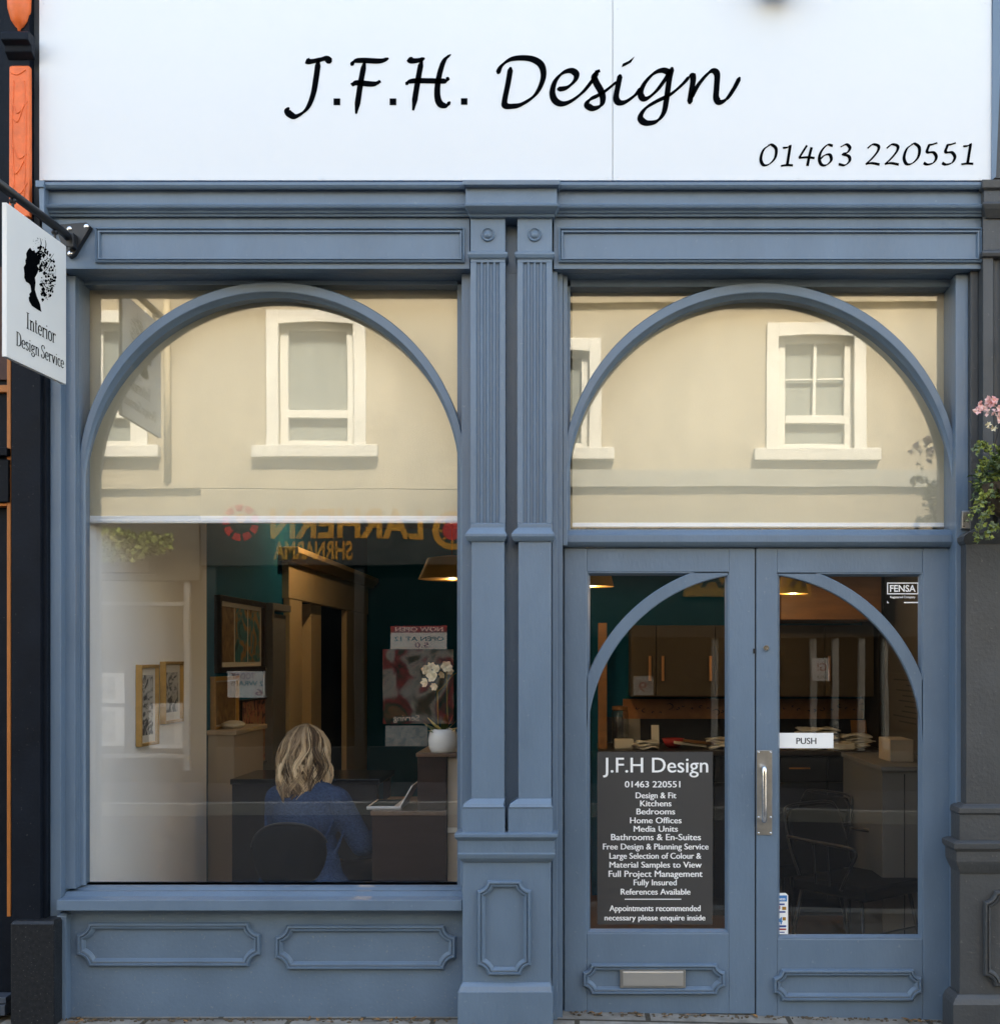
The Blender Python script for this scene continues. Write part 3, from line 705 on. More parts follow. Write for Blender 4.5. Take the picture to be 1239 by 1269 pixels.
# pull handle
b = B(); b.box(X(937.5, DD), X(956.5, DD), DD - .004, DD, Z(1035, DD), Z(930, DD)); pl = b.obj('handle_plate', 'dull_steel', rd, bevel=0.001); pl.parent = rd
b = B(); xh = X(945, DD)
b.tube(catmull([(xh, DD - .004, Z(953, DD)), (xh, DD - .035, Z(951, DD)), (xh, DD - .046, Z(956, DD)), (xh, DD - .048, Z(985, DD)), (xh, DD - .046, Z(1010, DD)), (xh, DD - .035, Z(1016, DD)), (xh, DD - .004, Z(1014, DD))], 6), 0.0115, 14)
b.obj('handle', 'bright_metal', rd, smooth=True)
b = B()
for px, py in ((939.5, 932.5), (954.5, 932.5), (939.5, 1032.5), (954.5, 1032.5), (939.5, 1013), (954.5, 1013)): b = B(); b.lathe([(.004, 0), (.004, .001), (.002, .002), (0, .002)], (X(px, DD), DD - .004, Z(py, DD)), 10, 'Y'); b.obj('screw', 'bright_metal', pl)
b = B(); b.lathe([(.0145, 0), (.0145, .004), (.012, .007), (.006, .007), (.006, .003), (0, .003)], (X(949, DD), DD, Z(803, DD)), 20, 'Y'); b.obj('lock', 'bright_metal', rd, auto=40)
b = B(); b.box(X(933, DD), X(936, DD), DD - .004, DD, Z(810, DD), Z(804, DD)); b.obj('latch', 'dark', ld)
# small worn metal catch on the right jamb
b = B(); b.levels([(Z(656, .02), X(1191, .02), X(1200, .02), .012, .03), (Z(655, .02), X(1190.5, .02), X(1201, .02), .008, .03), (Z(635, .02), X(1191.5, .02), X(1202, .02), .008, .03), (Z(633, .02), X(1192, .02), X(1201, .02), .012, .03)])
hp = b.obj('hold_back_catch', 'dull_steel', shop, bevel=0.0015)
b = B(); 
for px, py in ((1198, 638.5), (1194.5, 646), (1199, 647), (1194, 652.5)): b = B(); b.lathe([(.003, 0), (.003, .0015), (0, .0015)], (X(px, .01), .008, Z(py, .01)), 8, 'Y'); b.obj('screw', 'black_metal', hp)

# ================================================================= THE FASCIA SIGN
sign = thing('fascia_sign', 'long white fascia sign with black calligraphic shop name and telephone number above the blue cornice', 'sign', (X(640), 0.0, Z(225)))
zt = Z(-330)
b = B(); b.box(X(51), X(758.6), -0.02, 0.03, Z(225.5), zt); b.obj('panel', 'white_sign', sign, bevel=0.002)
b = B(); b.box(X(759.2), X(1227), -0.02, 0.03, Z(225.5), zt); b.obj('panel', 'white_sign', sign, bevel=0.002)
def crop_put(ox, oy, sc, d):
    return lambda u, v, h: (X(ox + u / sc, d), d - h, Z(oy + v / sc, d))
for px, py in ((54.5, 3.5), (54.5, 221), (752, 10), (752, 219), (765, 10), (765, 219), (1221, 3), (1215, 220), (400, 220.5), (990, 220.5)):
    b = B(); b.lathe([(.0042, 0), (.0042, .0012), (0, .0018)], (X(px, -.02), -.0203, Z(py, -.02)), 10, 'Y'); b.obj('fixing', 'white_sign', sign)
lt = B(); p1 = crop_put(340, 50, 4.13, -0.0205); p2 = crop_put(620, 50, 4.13, -0.0205)
WN, WX = 13, 36
for pts in ([(163, 98), (182, 107), (232, 98), (265, 92), (291, 112)], [(226, 98), (214, 190), (197, 280), (165, 350), (112, 387), (78, 376), (66, 356), (76, 342)],
            [(392, 128), (410, 106), (450, 101), (540, 104), (585, 90)], [(463, 104), (441, 220), (418, 374)], [(398, 232), (415, 216), (500, 222), (530, 215), (542, 204)],
            [(688, 88), (702, 102), (735, 101), (770, 90)], [(755, 95), (735, 200), (710, 357)], [(672, 226), (690, 210), (740, 205), (860, 207), (880, 203), (892, 187)],
            [(903, 70), (870, 100), (848, 160), (835, 230), (835, 290), (850, 325), (880, 332), (900, 312)]):
    pen(lt, pts, WN, WX, 38, p1, 0.0012, taper=3)
for a, c, e, f in ((303, 337, 296, 330), (590, 624, 296, 330), (955, 988, 295, 328)):
    pen(lt, [(a, (e + f) / 2), (c, (e + f) / 2)], f - e, f - e, 0, p1, 0.0012)
for pts in ([(53, 135), (40, 215), (22, 305), (26, 332), (60, 336), (110, 325), (180, 275), (218, 195), (212, 130), (170, 97), (110, 88), (50, 97), (5, 130), (-15, 170)],
            [(290, 250), (340, 240), (380, 205), (388, 172), (362, 154), (320, 165), (282, 205), (266, 260), (277, 303), (312, 323), (360, 310), (420, 265), (470, 205), (500, 160)],
            [(503, 150), (480, 180), (490, 215), (515, 260), (524, 300), (512, 333), (475, 347), (446, 333), (446, 315), (465, 297), (500, 280), (540, 255), (602, 205)],
            [(614, 172), (602, 230), (592, 290), (606, 316), (640, 313), (690, 278), (720, 240)],
            [(870, 165), (830, 152), (785, 168), (740, 215), (718, 265), (728, 294), (755, 293), (800, 255), (845, 195), (872, 150)],
            [(880, 135), (864, 200), (850, 300), (835, 370), (800, 412), (750, 422), (720, 405), (720, 378), (748, 342), (800, 310), (870, 275), (930, 225), (968, 182)],
            [(980, 165), (986, 200), (977, 260), (967, 325)], [(972, 300), (1010, 230), (1055, 175), (1085, 155), (1108, 172), (1106, 240), (1104, 292), (1122, 315), (1158, 298), (1195, 245), (1226, 186)]):
    pen(lt, pts, WN, WX, 40, p2, 0.0012, taper=2)
lt.prism_y([(X(620 + u / 4.13, -.02), Z(50 + v / 4.13, -.02)) for u, v in ((620, 136), (626, 118), (655, 105), (686, 82), (668, 112), (640, 128))], -0.0217, -0.0205)
pen(lt, [(495, 150), (500, 165)], 26, 26, 0, p2, 0.0012)
lt.obj('lettering', 'black_vinyl', sign)
nb = B(); p3 = crop_put(930, 160, 4.13, -0.0205)
d0 = [(97, 80), (66, 105), (52, 150), (65, 182), (95, 178), (125, 145), (130, 100), (108, 79), (90, 82)]
d1 = [[(165, 95), (188, 92), (208, 80)], [(203, 82), (187, 183)], [(155, 187), (185, 183), (216, 184)]]
d2 = [[(598, 97), (625, 77), (654, 86), (650, 112), (620, 150), (590, 177)], [(588, 178), (620, 173), (660, 180)]]
d5 = [[(910, 80), (930, 77), (955, 69)], [(913, 80), (903, 116), (935, 118), (950, 142), (936, 170), (905, 180), (885, 172)]]
sh = lambda pts, dx, dy=0: [(a + dx, c + dy) for a, c in pts]
digits = [d0] + d1 + [[(288, 82), (248, 146)], [(246, 146), (290, 143), (327, 147)], [(312, 92), (302, 130), (290, 187)],
          [(420, 84), (392, 80), (362, 112), (351, 150), (362, 180), (388, 182), (412, 158), (405, 130), (378, 133), (354, 155)],
          [(460, 90), (490, 77), (508, 95), (495, 118), (472, 126), (502, 138), (506, 162), (482, 183), (450, 178)]] + d2 + [sh(q, 98) for q in d2] + [sh(d0, 733, -5)] + d5 + [sh(q, 95) for q in d5] + [sh(q, 923, -8) for q in d1]
for q in digits: pen(nb, q, 5, 17, 30, p3, 0.0012, k=7)
nb.obj('phone_number', 'black_vinyl', sign)

# lamp over the sign, only its underside dips into the picture
lamp = thing('sign_lamp', 'small black lamp fixed to the white fascia at the very top edge', 'lamp', (X(964), -0.1, Z(-10)))
b = B(); b.lathe([(0.052, 0.0), (0.066, 0.01), (0.07, 0.05), (0.05, 0.12), (0.02, 0.15), (0, 0.15)], (X(964, -.12), -0.105, Z(-8.5, -.1)), 24); b.obj('lamp_shade', 'black_metal', lamp, auto=40)
b = B(); b.tube([(X(964, -.12), -0.105, Z(-38, -.1)), (X(964, -.12), -0.105, Z(-60, -.1)), (X(964, -.12), -0.02, Z(-70, -.1))], 0.012, 8); b.obj('bracket', 'black_metal', lamp)

# ================================================================= HANGING SIGN
HSD = -0.052
hs = thing('hanging_sign', 'white projecting sign with black head silhouette hanging from a black iron arm', 'sign', (X(95), -0.035, Z(300)))
d = HSD
tri = [(X(68, d), Z(279, d)), (X(108, d), Z(276, d)), (X(113, d), Z(281, d)), (X(92, d), Z(316, d)), (X(86, d), Z(319, d)), (X(82, d), Z(316, d))]
b = B(); b.prism_y(tri, d - .008, -.028); pl = b.obj('bracket_plate', 'black_metal', hs, bevel=0.002)
for px, py in ((108, 281), (88, 314.5), (87, 284)):
    b = B(); b.lathe([(.010, 0), (.010, .003), (.006, .006), (0, .006)], (X(px, d), d - .008, Z(py, d)), 14, 'Y'); b.obj('bolt', 'bright_metal', pl, auto=40)
# arm: out over the pavement
XB = X(80, -0.12)                      # plane of the board
y1, y0 = -0.125, -0.655                # near and far ends of the board
def zb(py, y): return Z(py, y)
xa = X(90, -.05)
zt_in, zt_out = Z(305, y1), Z(250.5, y0)
zb_in, zb_out = Z(476.5, y1), Z(441.8, y0)
az_in, az_out = zt_in + 0.055, zt_out + 0.055
sl = (az_out - az_in) / (y0 - y1)
b = B(); b.tube([(XB + .004, d - .006, az_in + sl * (d - y1) - .03), (XB + .004, d - .03, az_in + sl * (d - .03 - y1) - .012), (XB + .003, d - .07, az_in + sl * (d - .07 - y1)), (XB, y0 - 0.20, az_in + sl * (y0 - .2 - y1))], 0.0175, 14)
b.obj('arm', 'black_metal', hs, smooth=True)
b = B(); zz = az_in + sl * (d - .02 - y1); b.box(XB - .005, XB + .03, d - .05, d - .008, zz - .05, zz + .01); b.obj('gusset', 'black_metal', hs, bevel=0.003)
for f in (0.17, 0.87):
    y = y1 + (y0 - y1) * f; za = az_in + sl * (y - y1); zt_ = zt_in + (zt_out - zt_in) * f
    b = B(); b.tube([(XB, y, za - .012), (XB, y, zt_ - .012)], 0.006, 8); b.lathe([(.011, -.008), (.014, 0), (.011, .008)], (XB, y, za - .026), 12); b.obj('hook', 'black_metal', hs)
# board (parallelogram that droops a little towards the street)
t2 = 0.009
def bp(u, v, h):          # u 0..1 from the outer (street) end to the inner end, v 0..1 downwards; h proud of the +x face
    y = y0 + (y1 - y0) * u
    zt_ = zt_out + (zt_in - zt_out) * u; zb_ = zb_out + (zb_in - zb_out) * u
    return (XB + t2 + h, y, zt_ + (zb_ - zt_) * v)
q = [bp(0, 0, 0), bp(1, 0, 0), bp(1, 1, 0), bp(0, 1, 0)]
b = B(); b.prism(q, [(XB - t2, p[1], p[2]) for p in q]); bd = b.obj('board', mat('white_board', (0.78, 0.78, 0.77), 0.45, var=0.02), hs, bevel=0.0015)
def zp(x, y, h):          # from the zoomed crop of the sign (875 x 1269) to the board, allowing for the photo's perspective
    ux = (x - 35) / 315; ppx = x / 4.375
    f = (VX - ppx) ; yw = D * ( (VX - 80) * (1 - 0.12 / D) / f ) - D   # depth from the horizontal position
    u = (yw - y0) / (y1 - y0)
    top = 220 + 240 * ux; bot = 1058 + 152 * ux
    return bp(u, (y - top) / (bot - top), h)
em = B()
sil = [(150, 460), (138, 472), (128, 492), (131, 512), (124, 530), (126, 548), (115, 566), (119, 600), (118, 622), (127, 645), (143, 655), (152, 668), (156, 700), (145, 713), (148, 724), (142, 733), (145, 752), (160, 778), (185, 795), (212, 812), (204, 768), (186, 725), (176, 690), (180, 650), (176, 625), (190, 600), (198, 575), (188, 560), (205, 540), (196, 525), (208, 508), (190, 500), (193, 486), (178, 488), (174, 474), (162, 478)]
def flat_poly(b, pts, h):
    n = len(pts); b.add([zp(x, y, h) for x, y in pts], [tuple(range(n))])
flat_poly(em, sil, 0.0008)
r2 = random.Random(11)
for i in range(330):
    a = r2.uniform(-1.9, 1.5); rr = 78 * math.sqrt(r2.uniform(0.02, 1.25)); x = 205 + rr * math.cos(a) * 0.98; y = 610 + rr * 1.75 * math.sin(a)
    s0 = r2.choice([1.2, 1.6, 2, 2.4, 3, 4, 5.5, 7]) * (0.9 if x > 240 else 1.15)
    if x < 185: continue
    k = 7; ph = r2.uniform(0, 6); flat_poly(em, [(x + s0 * (0.7 + 0.5 * r2.random()) * math.cos(ph + 6.283 * j / k), y + s0 * (0.8 + .7 * r2.random()) * math.sin(ph + 6.283 * j / k)) for j in range(k)], 0.0008 + i * 0.000001)
for i in range(26):
    x = 165 + r2.random() * 70; y = 405 + r2.random() * 75; s0 = r2.choice([1, 1.4, 2])
    flat_poly(em, [(x + s0 * math.cos(j), y + s0 * 1.3 * math.sin(j)) for j in (0, 1.5, 3, 4.6)], 0.0008)
for pts in ([(232, 420), (236, 450), (224, 490), (205, 520)], [(280, 496), (262, 520), (240, 545), (220, 560)], [(262, 540), (240, 580), (215, 600)], [(285, 600), (255, 610), (225, 600)], [(270, 690), (240, 680), (215, 650)], [(205, 410), (210, 440), (200, 470)]):
    pen(em, pts, 2, 4, 20, lambda u, v, h: zp(u, v, .0008 + h), 0.0002, taper=8)
em.obj('emblem', 'black_vinyl', bd)
# condensed serif lettering, drawn with a flat pen
G = {  # glyph: (width, strokes) on a grid where x-height = 0.62, cap = 1, y up
 'I': (0.34, [[(0.17, 1), (0.17, 0)], [(0.04, 1), (0.30, 1)], [(0.04, 0), (0.30, 0)]]),
 'n': (0.50, [[(0.12, 0.62), (0.12, 0)], [(0.02, 0.60), (0.12, 0.62)], [(0.12, 0.48), (0.24, 0.61), (0.36, 0.55), (0.38, 0.4), (0.38, 0)], [(0.03, 0), (0.21, 0)], [(0.29, 0), (0.47, 0)]]),
 't': (0.32, [[(0.13, 0.82), (0.13, 0.15), (0.17, 0.02), (0.28, 0.04)], [(0.03, 0.62), (0.27, 0.62)]]),
 'e': (0.42, [[(0.07, 0.33), (0.35, 0.33), (0.34, 0.52), (0.22, 0.62), (0.09, 0.5), (0.06, 0.3), (0.1, 0.1), (0.22, 0.0), (0.36, 0.1)]]),
 'r': (0.36, [[(0.12, 0.62), (0.12, 0)], [(0.02, 0.60), (0.12, 0.62)], [(0.12, 0.45), (0.22, 0.6), (0.33, 0.6), (0.33, 0.52)], [(0.03, 0), (0.22, 0)]]),
 'i': (0.26, [[(0.13, 0.62), (0.13, 0)], [(0.03, 0.60), (0.13, 0.62)], [(0.04, 0), (0.22, 0)], [(0.13, 0.87), (0.13, 0.80)]]),
 'o': (0.44, [[(0.22, 0.62), (0.09, 0.53), (0.06, 0.31), (0.09, 0.09), (0.22, 0.0), (0.35, 0.09), (0.38, 0.31), (0.35, 0.53), (0.22, 0.62), (0.2, 0.62)]]),
 'D': (0.58, [[(0.13, 1), (0.13, 0)], [(0.03, 1), (0.26, 1), (0.46, 0.85), (0.51, 0.5), (0.46, 0.15), (0.26, 0), (0.03, 0)]]),
 's': (0.36, [[(0.30, 0.5), (0.20, 0.62), (0.08, 0.52), (0.12, 0.37), (0.26, 0.27), (0.31, 0.13), (0.19, 0.0), (0.05, 0.1)]]),
 'g': (0.44, [[(0.2, 0.62), (0.08, 0.52), (0.08, 0.35), (0.2, 0.26), (0.32, 0.36), (0.31, 0.52), (0.2, 0.62)], [(0.3, 0.55), (0.42, 0.62)], [(0.14, 0.27), (0.08, 0.14), (0.3, 0.04), (0.38, -0.12), (0.22, -0.26), (0.06, -0.15), (0.14, 0.0)]]),
 'S': (0.46, [[(0.39, 0.78), (0.36, 0.95), (0.22, 1.0), (0.08, 0.85), (0.12, 0.62), (0.34, 0.42), (0.38, 0.18), (0.24, 0.0), (0.08, 0.05), (0.06, 0.25)]]),
 'v': (0.44, [[(0.08, 0.62), (0.22, 0.0)], [(0.36, 0.62), (0.22, 0.0)], [(0.01, 0.62), (0.16, 0.62)], [(0.29, 0.62), (0.43, 0.62)]]),
 'c': (0.38, [[(0.33, 0.48), (0.22, 0.62), (0.09, 0.52), (0.06, 0.3), (0.1, 0.1), (0.22, 0.0), (0.34, 0.1)]]),
 ' ': (0.18, [])}
def serif(b, s, u0, u1, v_base, cap, put):
    tot = sum(G[c][0] for c in s); k = (u1 - u0) / tot; x = u0
    for c in s:
        w, st = G[c]
        for pts in st: pen(b, [((x + px * k) , v_base - py * cap) for px, py in pts], 0, 0, 0, put, 0, k=6) if False else serif_pen(b, [(px, py) for px, py in pts], x, k, v_base, cap, put)
        x += w * k
def serif_pen(b, pts, x, k, vb, cap, put):
    # stroke in glyph units so that verticals are thick and horizontals thin
    pen(b, pts, 0.040, 0.105, 0, lambda u, v, h: put(x + u * k, vb - v * cap, .0009), 0.0, k=6)
ls = B()
H_B = abs(zt_in - zb_in); W_B = abs(y1 - y0)
serif(ls, 'Interior', 0.30, 0.80, 0.745, 0.105, bp)
serif(ls, 'Design Service', 0.14, 0.955, 0.893, 0.088, bp)
ls.obj('lettering', 'black_vinyl', bd)

# ================================================================= NEIGHBOUR ON THE LEFT
nl = thing('dark_shop_front', 'navy black neighbouring shopfront with orange carved bracket and black granite plinth', 'shop', (-2.6, 0, 0))
b = B(); b.box(-8.5, PL - .001, 0.16, 0.35, -0.1, 13.9); b.obj('upper_wall', 'brick', nl)
b = B(); b.box(-8.5, PL - .001, 0.35, 9, 11.0, 13.9); b.obj('roof', 'slate', nl)
b = B(); b.box(-8.5, PL - .001, 8.9, 9, -.1, 11.0); b.box(-8.5, -8.4, .35, 8.9, -.1, 11); b.obj('rear_wall', 'brick', nl)
b = B(); b.box(X(44), X(62.3), -.012, .16, Z(1146), Z(480)); b.box(X(14, -.06), X(50, -.06), -.06, .16, Z(1146, -.06), Z(280, -.06)); b.box(X(50, -.03), X(58, -.03), -.035, .16, Z(1146, -.03), Z(300, -.03)); b.obj('pilaster', 'navy', nl, bevel=0.003)
b = B(); b.box(X(38, .0), X(49, .0), 0.0, .16, Z(300), Z(-330)); b.obj('party_strip', 'grey_paint', nl, bevel=0.002)
b = B(); b.levels([(-.1, X(13, -.1), X(67, -.1), -.1, .16), (Z(1146, -.1), X(13, -.1), X(67, -.1), -.1, .16), (Z(1142, -.1), X(15, -.1), X(65, -.1), -.09, .16)]); b.obj('plinth', 'granite', nl, bevel=0.004)
# carved orange bracket and its drop
b = B(); b.box(X(6, -.04), X(37, -.04), -.045, .16, Z(281, -.04), Z(-330, -.04)); b.obj('bracket_back', 'navy', nl)
d = -0.075
b = B(); b.levels([(Z(268, d), X(10.5, d), X(36.5, d), d + .012, -.045), (Z(268, d), X(10.5, d), X(36.5, d), d, -.045), (Z(82, d), X(11, d), X(36, d), d, -.045), (Z(79, d), X(12.5, d), X(34.5, d), d + .012, -.045)])
br = b.obj('bracket', 'orange', nl, bevel=0.006)
b = B(); r3 = random.Random(5)
for pts in ([(14, 90), (22, 92), (32, 86)], [(16, 128), (22, 140), (34, 125)], [(30, 128), (22, 150), (16, 146)], [(16, 180), (24, 196), (33, 190)], [(32, 195), (20, 215), (14, 205)], [(15, 228), (24, 240), (34, 226)], [(17, 100), (15, 160), (18, 240)], [(30, 100), (32, 150), (30, 250)]):
    b.tube([(X(p.x, d), d - .001, Z(p.y, d)) for p in catmull(pts, 6)], 0.0028, 6)
b.obj('carving', 'orange', br, smooth=True)
b = B(); d = -.06; b.lathe([(0, Z(37, d)), (.006, Z(36.5, d)), (.008, Z(33, d)), (.018, Z(31, d)), (.034, Z(24, d)), (.047, Z(10, d)), (.049, Z(-8, d)), (.045, Z(-60, d)), (0.03, Z(-70, d))], (X(22.5, d), -0.05, 0), 20); b.obj('drop_finial', 'orange', nl, smooth=True)
b = B(); prof = [(-.045, Z(68, -.09)), (-.08, Z(62, -.09)), (-.085, Z(55, -.09)), (-.115, Z(52, -.09)), (-.115, Z(43, -.09)), (-.10, Z(40, -.09)), (-.045, Z(40, -.09))]
b.prism_x(prof, X(4, -.09), X(38, -.09)); b.obj('moulding', 'navy', nl, bevel=0.004)
# window edge with orange beads
b = B(); b.box(-8.4, X(13.5, .0), 0.02, .16, 2.42, 12); b.box(-8.4, X(13.5, .0), 0.05, .16, -.1, 2.42); b.obj('shop_panel', 'navy', nl)
b = B(); b.box(X(-60, .0), X(12.5, .0), 0.004, .02, Z(470), Z(330)); b.obj('carved_panel', 'brown_panel', nl)
b = B(); b.box(X(9, .0), X(13.8, .0), -.004, .05, Z(1136), Z(440)); b.box(X(-80, .0), X(9, .0), -.003, .05, Z(486), Z(477)); b.box(X(-80, 0), X(9, 0), -.003, .05, Z(627), Z(624)); b.obj('bead', 'ochre', nl, bevel=0.002)
b = B(); b.box(X(-80, .0), X(13.2, .0), -.02, .05, Z(623), Z(570)); b.box(X(-80, .0), X(13.6, .0), -.035, .05, Z(566), Z(556)); b.obj('transom_bar', 'navy', nl, bevel=0.004)
b = B(); b.box(X(-80, .0), X(11.5, 0), -.04, .05, Z(1256), Z(1243)); b.box(X(-80, .0), X(11.5, 0), -.03, .05, Z(1242), Z(1234)); b.obj('sill', mat('slate_blue_sill', (0.06, 0.075, 0.10), 0.5), nl, bevel=0.003)

# ================================================================= NEIGHBOUR ON THE RIGHT
nr = thing('grey_shop_front', 'dark grey neighbouring shopfront with fluted pilaster and notched pedestal panel', 'shop', (2.0, 0, 0))
b = B(); b.box(PR + .001, 8.5, 0.05, 0.35, -0.3, 13.9); b.obj('upper_wall', 'brick', nr)
b = B(); b.box(PR + .001, 8.5, 0.35, 9, 11.0, 13.9); b.obj('roof', 'slate', nr)
b = B(); b.box(PR + .001, 8.5, 8.9, 9, -.3, 11.0); b.box(8.4, 8.5, .35, 8.9, -.3, 11); b.obj('rear_wall', 'brick', nr)
b = B(); d = -.06; x0, x1 = X(1218, d), X(1296, d); prof = [(x0, d)]
w = x1 - x0; n = 4; mar = w * .14; fw = (w - 2 * mar) / n; r = fw * .39
for i in range(n):
    cx = x0 + mar + fw * (i + .5)
    for k in range(9): a = math.pi * k / 8; prof.append((cx - r * math.cos(a), d + r * 1.1 * math.sin(a)))
prof += [(x1, d), (x1, .05), (x0, .05)]
b.prism_z(prof, Z(655, d), Z(318, d)); b.box(x0, x1, d, .05, Z(318, d), Z(268, d)); b.box(X(1196, -.03), X(1300, -.03), d + .02, .05, Z(1036, -.03), Z(670, -.03)); b.box(X(1201.5, .01), x0, .0, .05, Z(680, 0), Z(228, 0))
rp = b.obj('pilaster', 'grey_paint', nr, bevel=0.002)
def lvg(rows): return [(Z(py, d), X(a, d), X(a + 90, d), d, .05) for py, a, d in rows]
b = B(); b.levels(lvg([(270, 1222, -.07), (266, 1221, -.08), (258, 1219.5, -.10), (252, 1218, -.11), (250, 1219, -.095), (236, 1219, -.095), (232, 1217, -.11), (222, 1217, -.115)])); b.obj('cap', 'grey_paint', rp, bevel=.0015)
b = B(); b.levels(lvg([(319, 1219, -.065), (317, 1217, -.075), (313, 1217, -.08), (311, 1217, -.078), (309, 1221, -.065)])); b.obj('collar', 'grey_paint', rp, bevel=.001)
b = B(); b.levels(lvg([(674, 1196, -.045), (670, 1194, -.055), (664, 1195, -.07), (660, 1200, -.078), (655, 1210, -.07), (652, 1217, -.065)])); b.obj('collar', 'grey_paint', rp, bevel=.001)
b = B(); b.levels(lvg([(1046, 1189, -.07), (1010, 1189, -.07), (1008, 1188, -.078), (1002, 1189, -.078), (997, 1195, -.055)])); b.obj('base_block', 'grey_paint', rp, bevel=.0015)
b = B(); b.levels(lvg([(1083, 1190, -.08), (1078, 1188, -.09), (1072, 1186, -.10), (1068, 1185, -.105), (1056, 1185, -.105), (1052, 1182, -.118), (1046, 1182, -.12), (1043, 1186, -.10)])); b.obj('pedestal_cap', 'grey_paint', nr, bevel=.0015)
b = B(); d = -.075; b.box(X(1189, d), X(1290, d), d, .05, Z(1244, d), Z(1080, d)); pg = b.obj('pedestal', 'grey_paint', nr, bevel=.003)
panel_moulding(1218, 1290, 1104, 1222, d - .001, pg, .045, 'grey_paint')
b = B(); b.levels([(-.2, X(1181, -.1), X(1290, -.1), -.1, .05), (Z(1246, -.1), X(1181, -.1), X(1290, -.1), -.1, .05), (Z(1240, -.1), X(1184, -.1), X(1287, -.1), -.09, .05), (Z(1234, -.09), X(1188, -.09), X(1284, -.09), -.077, .05)]); b.obj('plinth', 'grey_paint', nr, bevel=.002)
b = B(); b.prism_y([(X(1227.5), Z(226)), (X(1228), Z(222)), (X(1300), Z(222)), (X(1300), Z(-330)), (X(1234.5), Z(-330))], -.015, .05); b.obj('fascia_board', 'grey_paint', nr)
b = B(); b.prism_y([(X(1225.8), Z(226)), (X(1231), Z(222)), (X(1240.5), Z(0)), (X(1244), Z(-330)), (X(1229.5), Z(-330))], -.03, -.016); b.obj('end_strip', 'blue', shop)

#@@PART2
# ================================================================= FLOWER BASKET on the right edge
fb = thing('flower_basket', 'hanging basket of trailing green foliage with pink and white flowers at the right edge', 'plant', (X(1262, -.19), -.19, Z(600, -.19)))
bx, by, bz = fb.location
b = B(); b.lathe([(0.02, bz - .16), (.09, bz - .13), (.135, bz - .06), (.15, bz + .0), (.14, bz + .0), (.12, bz - .04), (0, bz - .05)], (bx, by, 0), 20); b.obj('basket', mat('coir_liner', (0.06, 0.04, 0.022), 0.9, var=.4, vscale=30, bump=.6), fb, smooth=True)
b = B()
for k in range(3):
    a = k * 2.094 + .4; b.tube([(bx + .145 * math.cos(a), by + .145 * math.sin(a), bz), (bx, by, bz + .55)], .002, 5)
b.tube([(bx, by, bz + .55), (bx, by, bz + .60), (bx, .05, bz + .66)], .008, 6); b.obj('chain', 'black_metal', fb)
def leaf(b, p, n, l, w, up=None):
    n = Vector(n).normalized(); s = n.cross(Vector((rnd.gauss(0, 1), rnd.gauss(0, 1), rnd.gauss(0, 1)))).normalized(); q = n.cross(s)
    p = Vector(p)
    b.add([tuple(p), tuple(p + n * l * .45 + s * w + q * w * .4), tuple(p + n * l), tuple(p + n * l * .45 - s * w + q * w * .4), tuple(p + n * l * .5)], [(0, 1, 4), (1, 2, 4), (2, 3, 4), (3, 0, 4)])
r4 = random.Random(21)
fol = [B(), B(), B()]
for i in range(2300):
    a = r4.uniform(0, 6.283); e = r4.uniform(-.75, 1.2); rr = .165 * r4.uniform(.35, 1.12) * (1 + .16 * math.sin(3.1 * a + 1.3) + .12 * math.sin(7 * a + 4 * e))
    p = (bx + rr * math.cos(a) * math.cos(e), by + rr * .95 * math.sin(a) * math.cos(e), bz + .01 + rr * .85 * math.sin(e))
    nn = (math.cos(a) + r4.gauss(0, .6), math.sin(a) + r4.gauss(0, .6), r4.gauss(0, .6) - .1)
    leaf(fol[0 if r4.random() < .62 else (1 if r4.random() < .45 else 2)], p, nn, r4.uniform(.014, .032), r4.uniform(.006, .013))
stm = B()
trails = [(1232, 630, 1207, 672), (1236, 610, 1200, 642), (1226, 560, 1206, 560), (1238, 655, 1222, 668), (1230, 575, 1212, 590)]
trails += [(1262, 640, 1255 + k * 9, 690 + 25 * (k % 3)) for k in range(6)]
for (xa_, ya, xb, yb) in trails:
    d0_ = -.19 - r4.uniform(-.03, .08); A = Vector((X(xa_, d0_), d0_, Z(ya, d0_))); E = Vector((X(xb, d0_), d0_ - .02, Z(yb, d0_)))
    mid = A.lerp(E, .5) + Vector((-.012, -.02, .03)); c = catmull([A, mid, E], 12); stm.tube(c, .0022, 5, .0012)
    for p in c:
        for _ in range(3): leaf(fol[2 if r4.random() < .6 else 1], p + Vector((r4.gauss(0, .006), r4.gauss(0, .006), r4.gauss(0, .006))), (r4.gauss(-.3, 1), r4.gauss(-.3, .6), r4.gauss(-.3, .8)), r4.uniform(.012, .026), r4.uniform(.006, .012))
fol[0].obj('foliage', 'leaf', fb); fol[1].obj('foliage', 'leaf_pale', fb); fol[2].obj('foliage', 'leaf_lime', fb); stm.obj('stem', 'stem', fb)
for k, (px, py, n) in enumerate([(1228, 500, 9), (1216, 507, 6), (1236, 512, 7), (1250, 515, 7), (1265, 505, 8), (1282, 520, 7)]):
    b = B(); d0_ = -.27 - .02 * (k % 3); cx, cz = X(px, d0_), Z(py, d0_)
    for i in range(n):
        o = Vector((cx + r4.gauss(0, .014), d0_ + r4.gauss(0, .012), cz + r4.gauss(0, .012)))
        for j in range(5):
            a = j * 1.2566 + r4.random(); leaf(b, o, (math.cos(a), -.5 + r4.gauss(0, .3), math.sin(a)), r4.uniform(.016, .026), r4.uniform(.008, .012))
    b.obj('flower', 'pink', fb)
b = B()
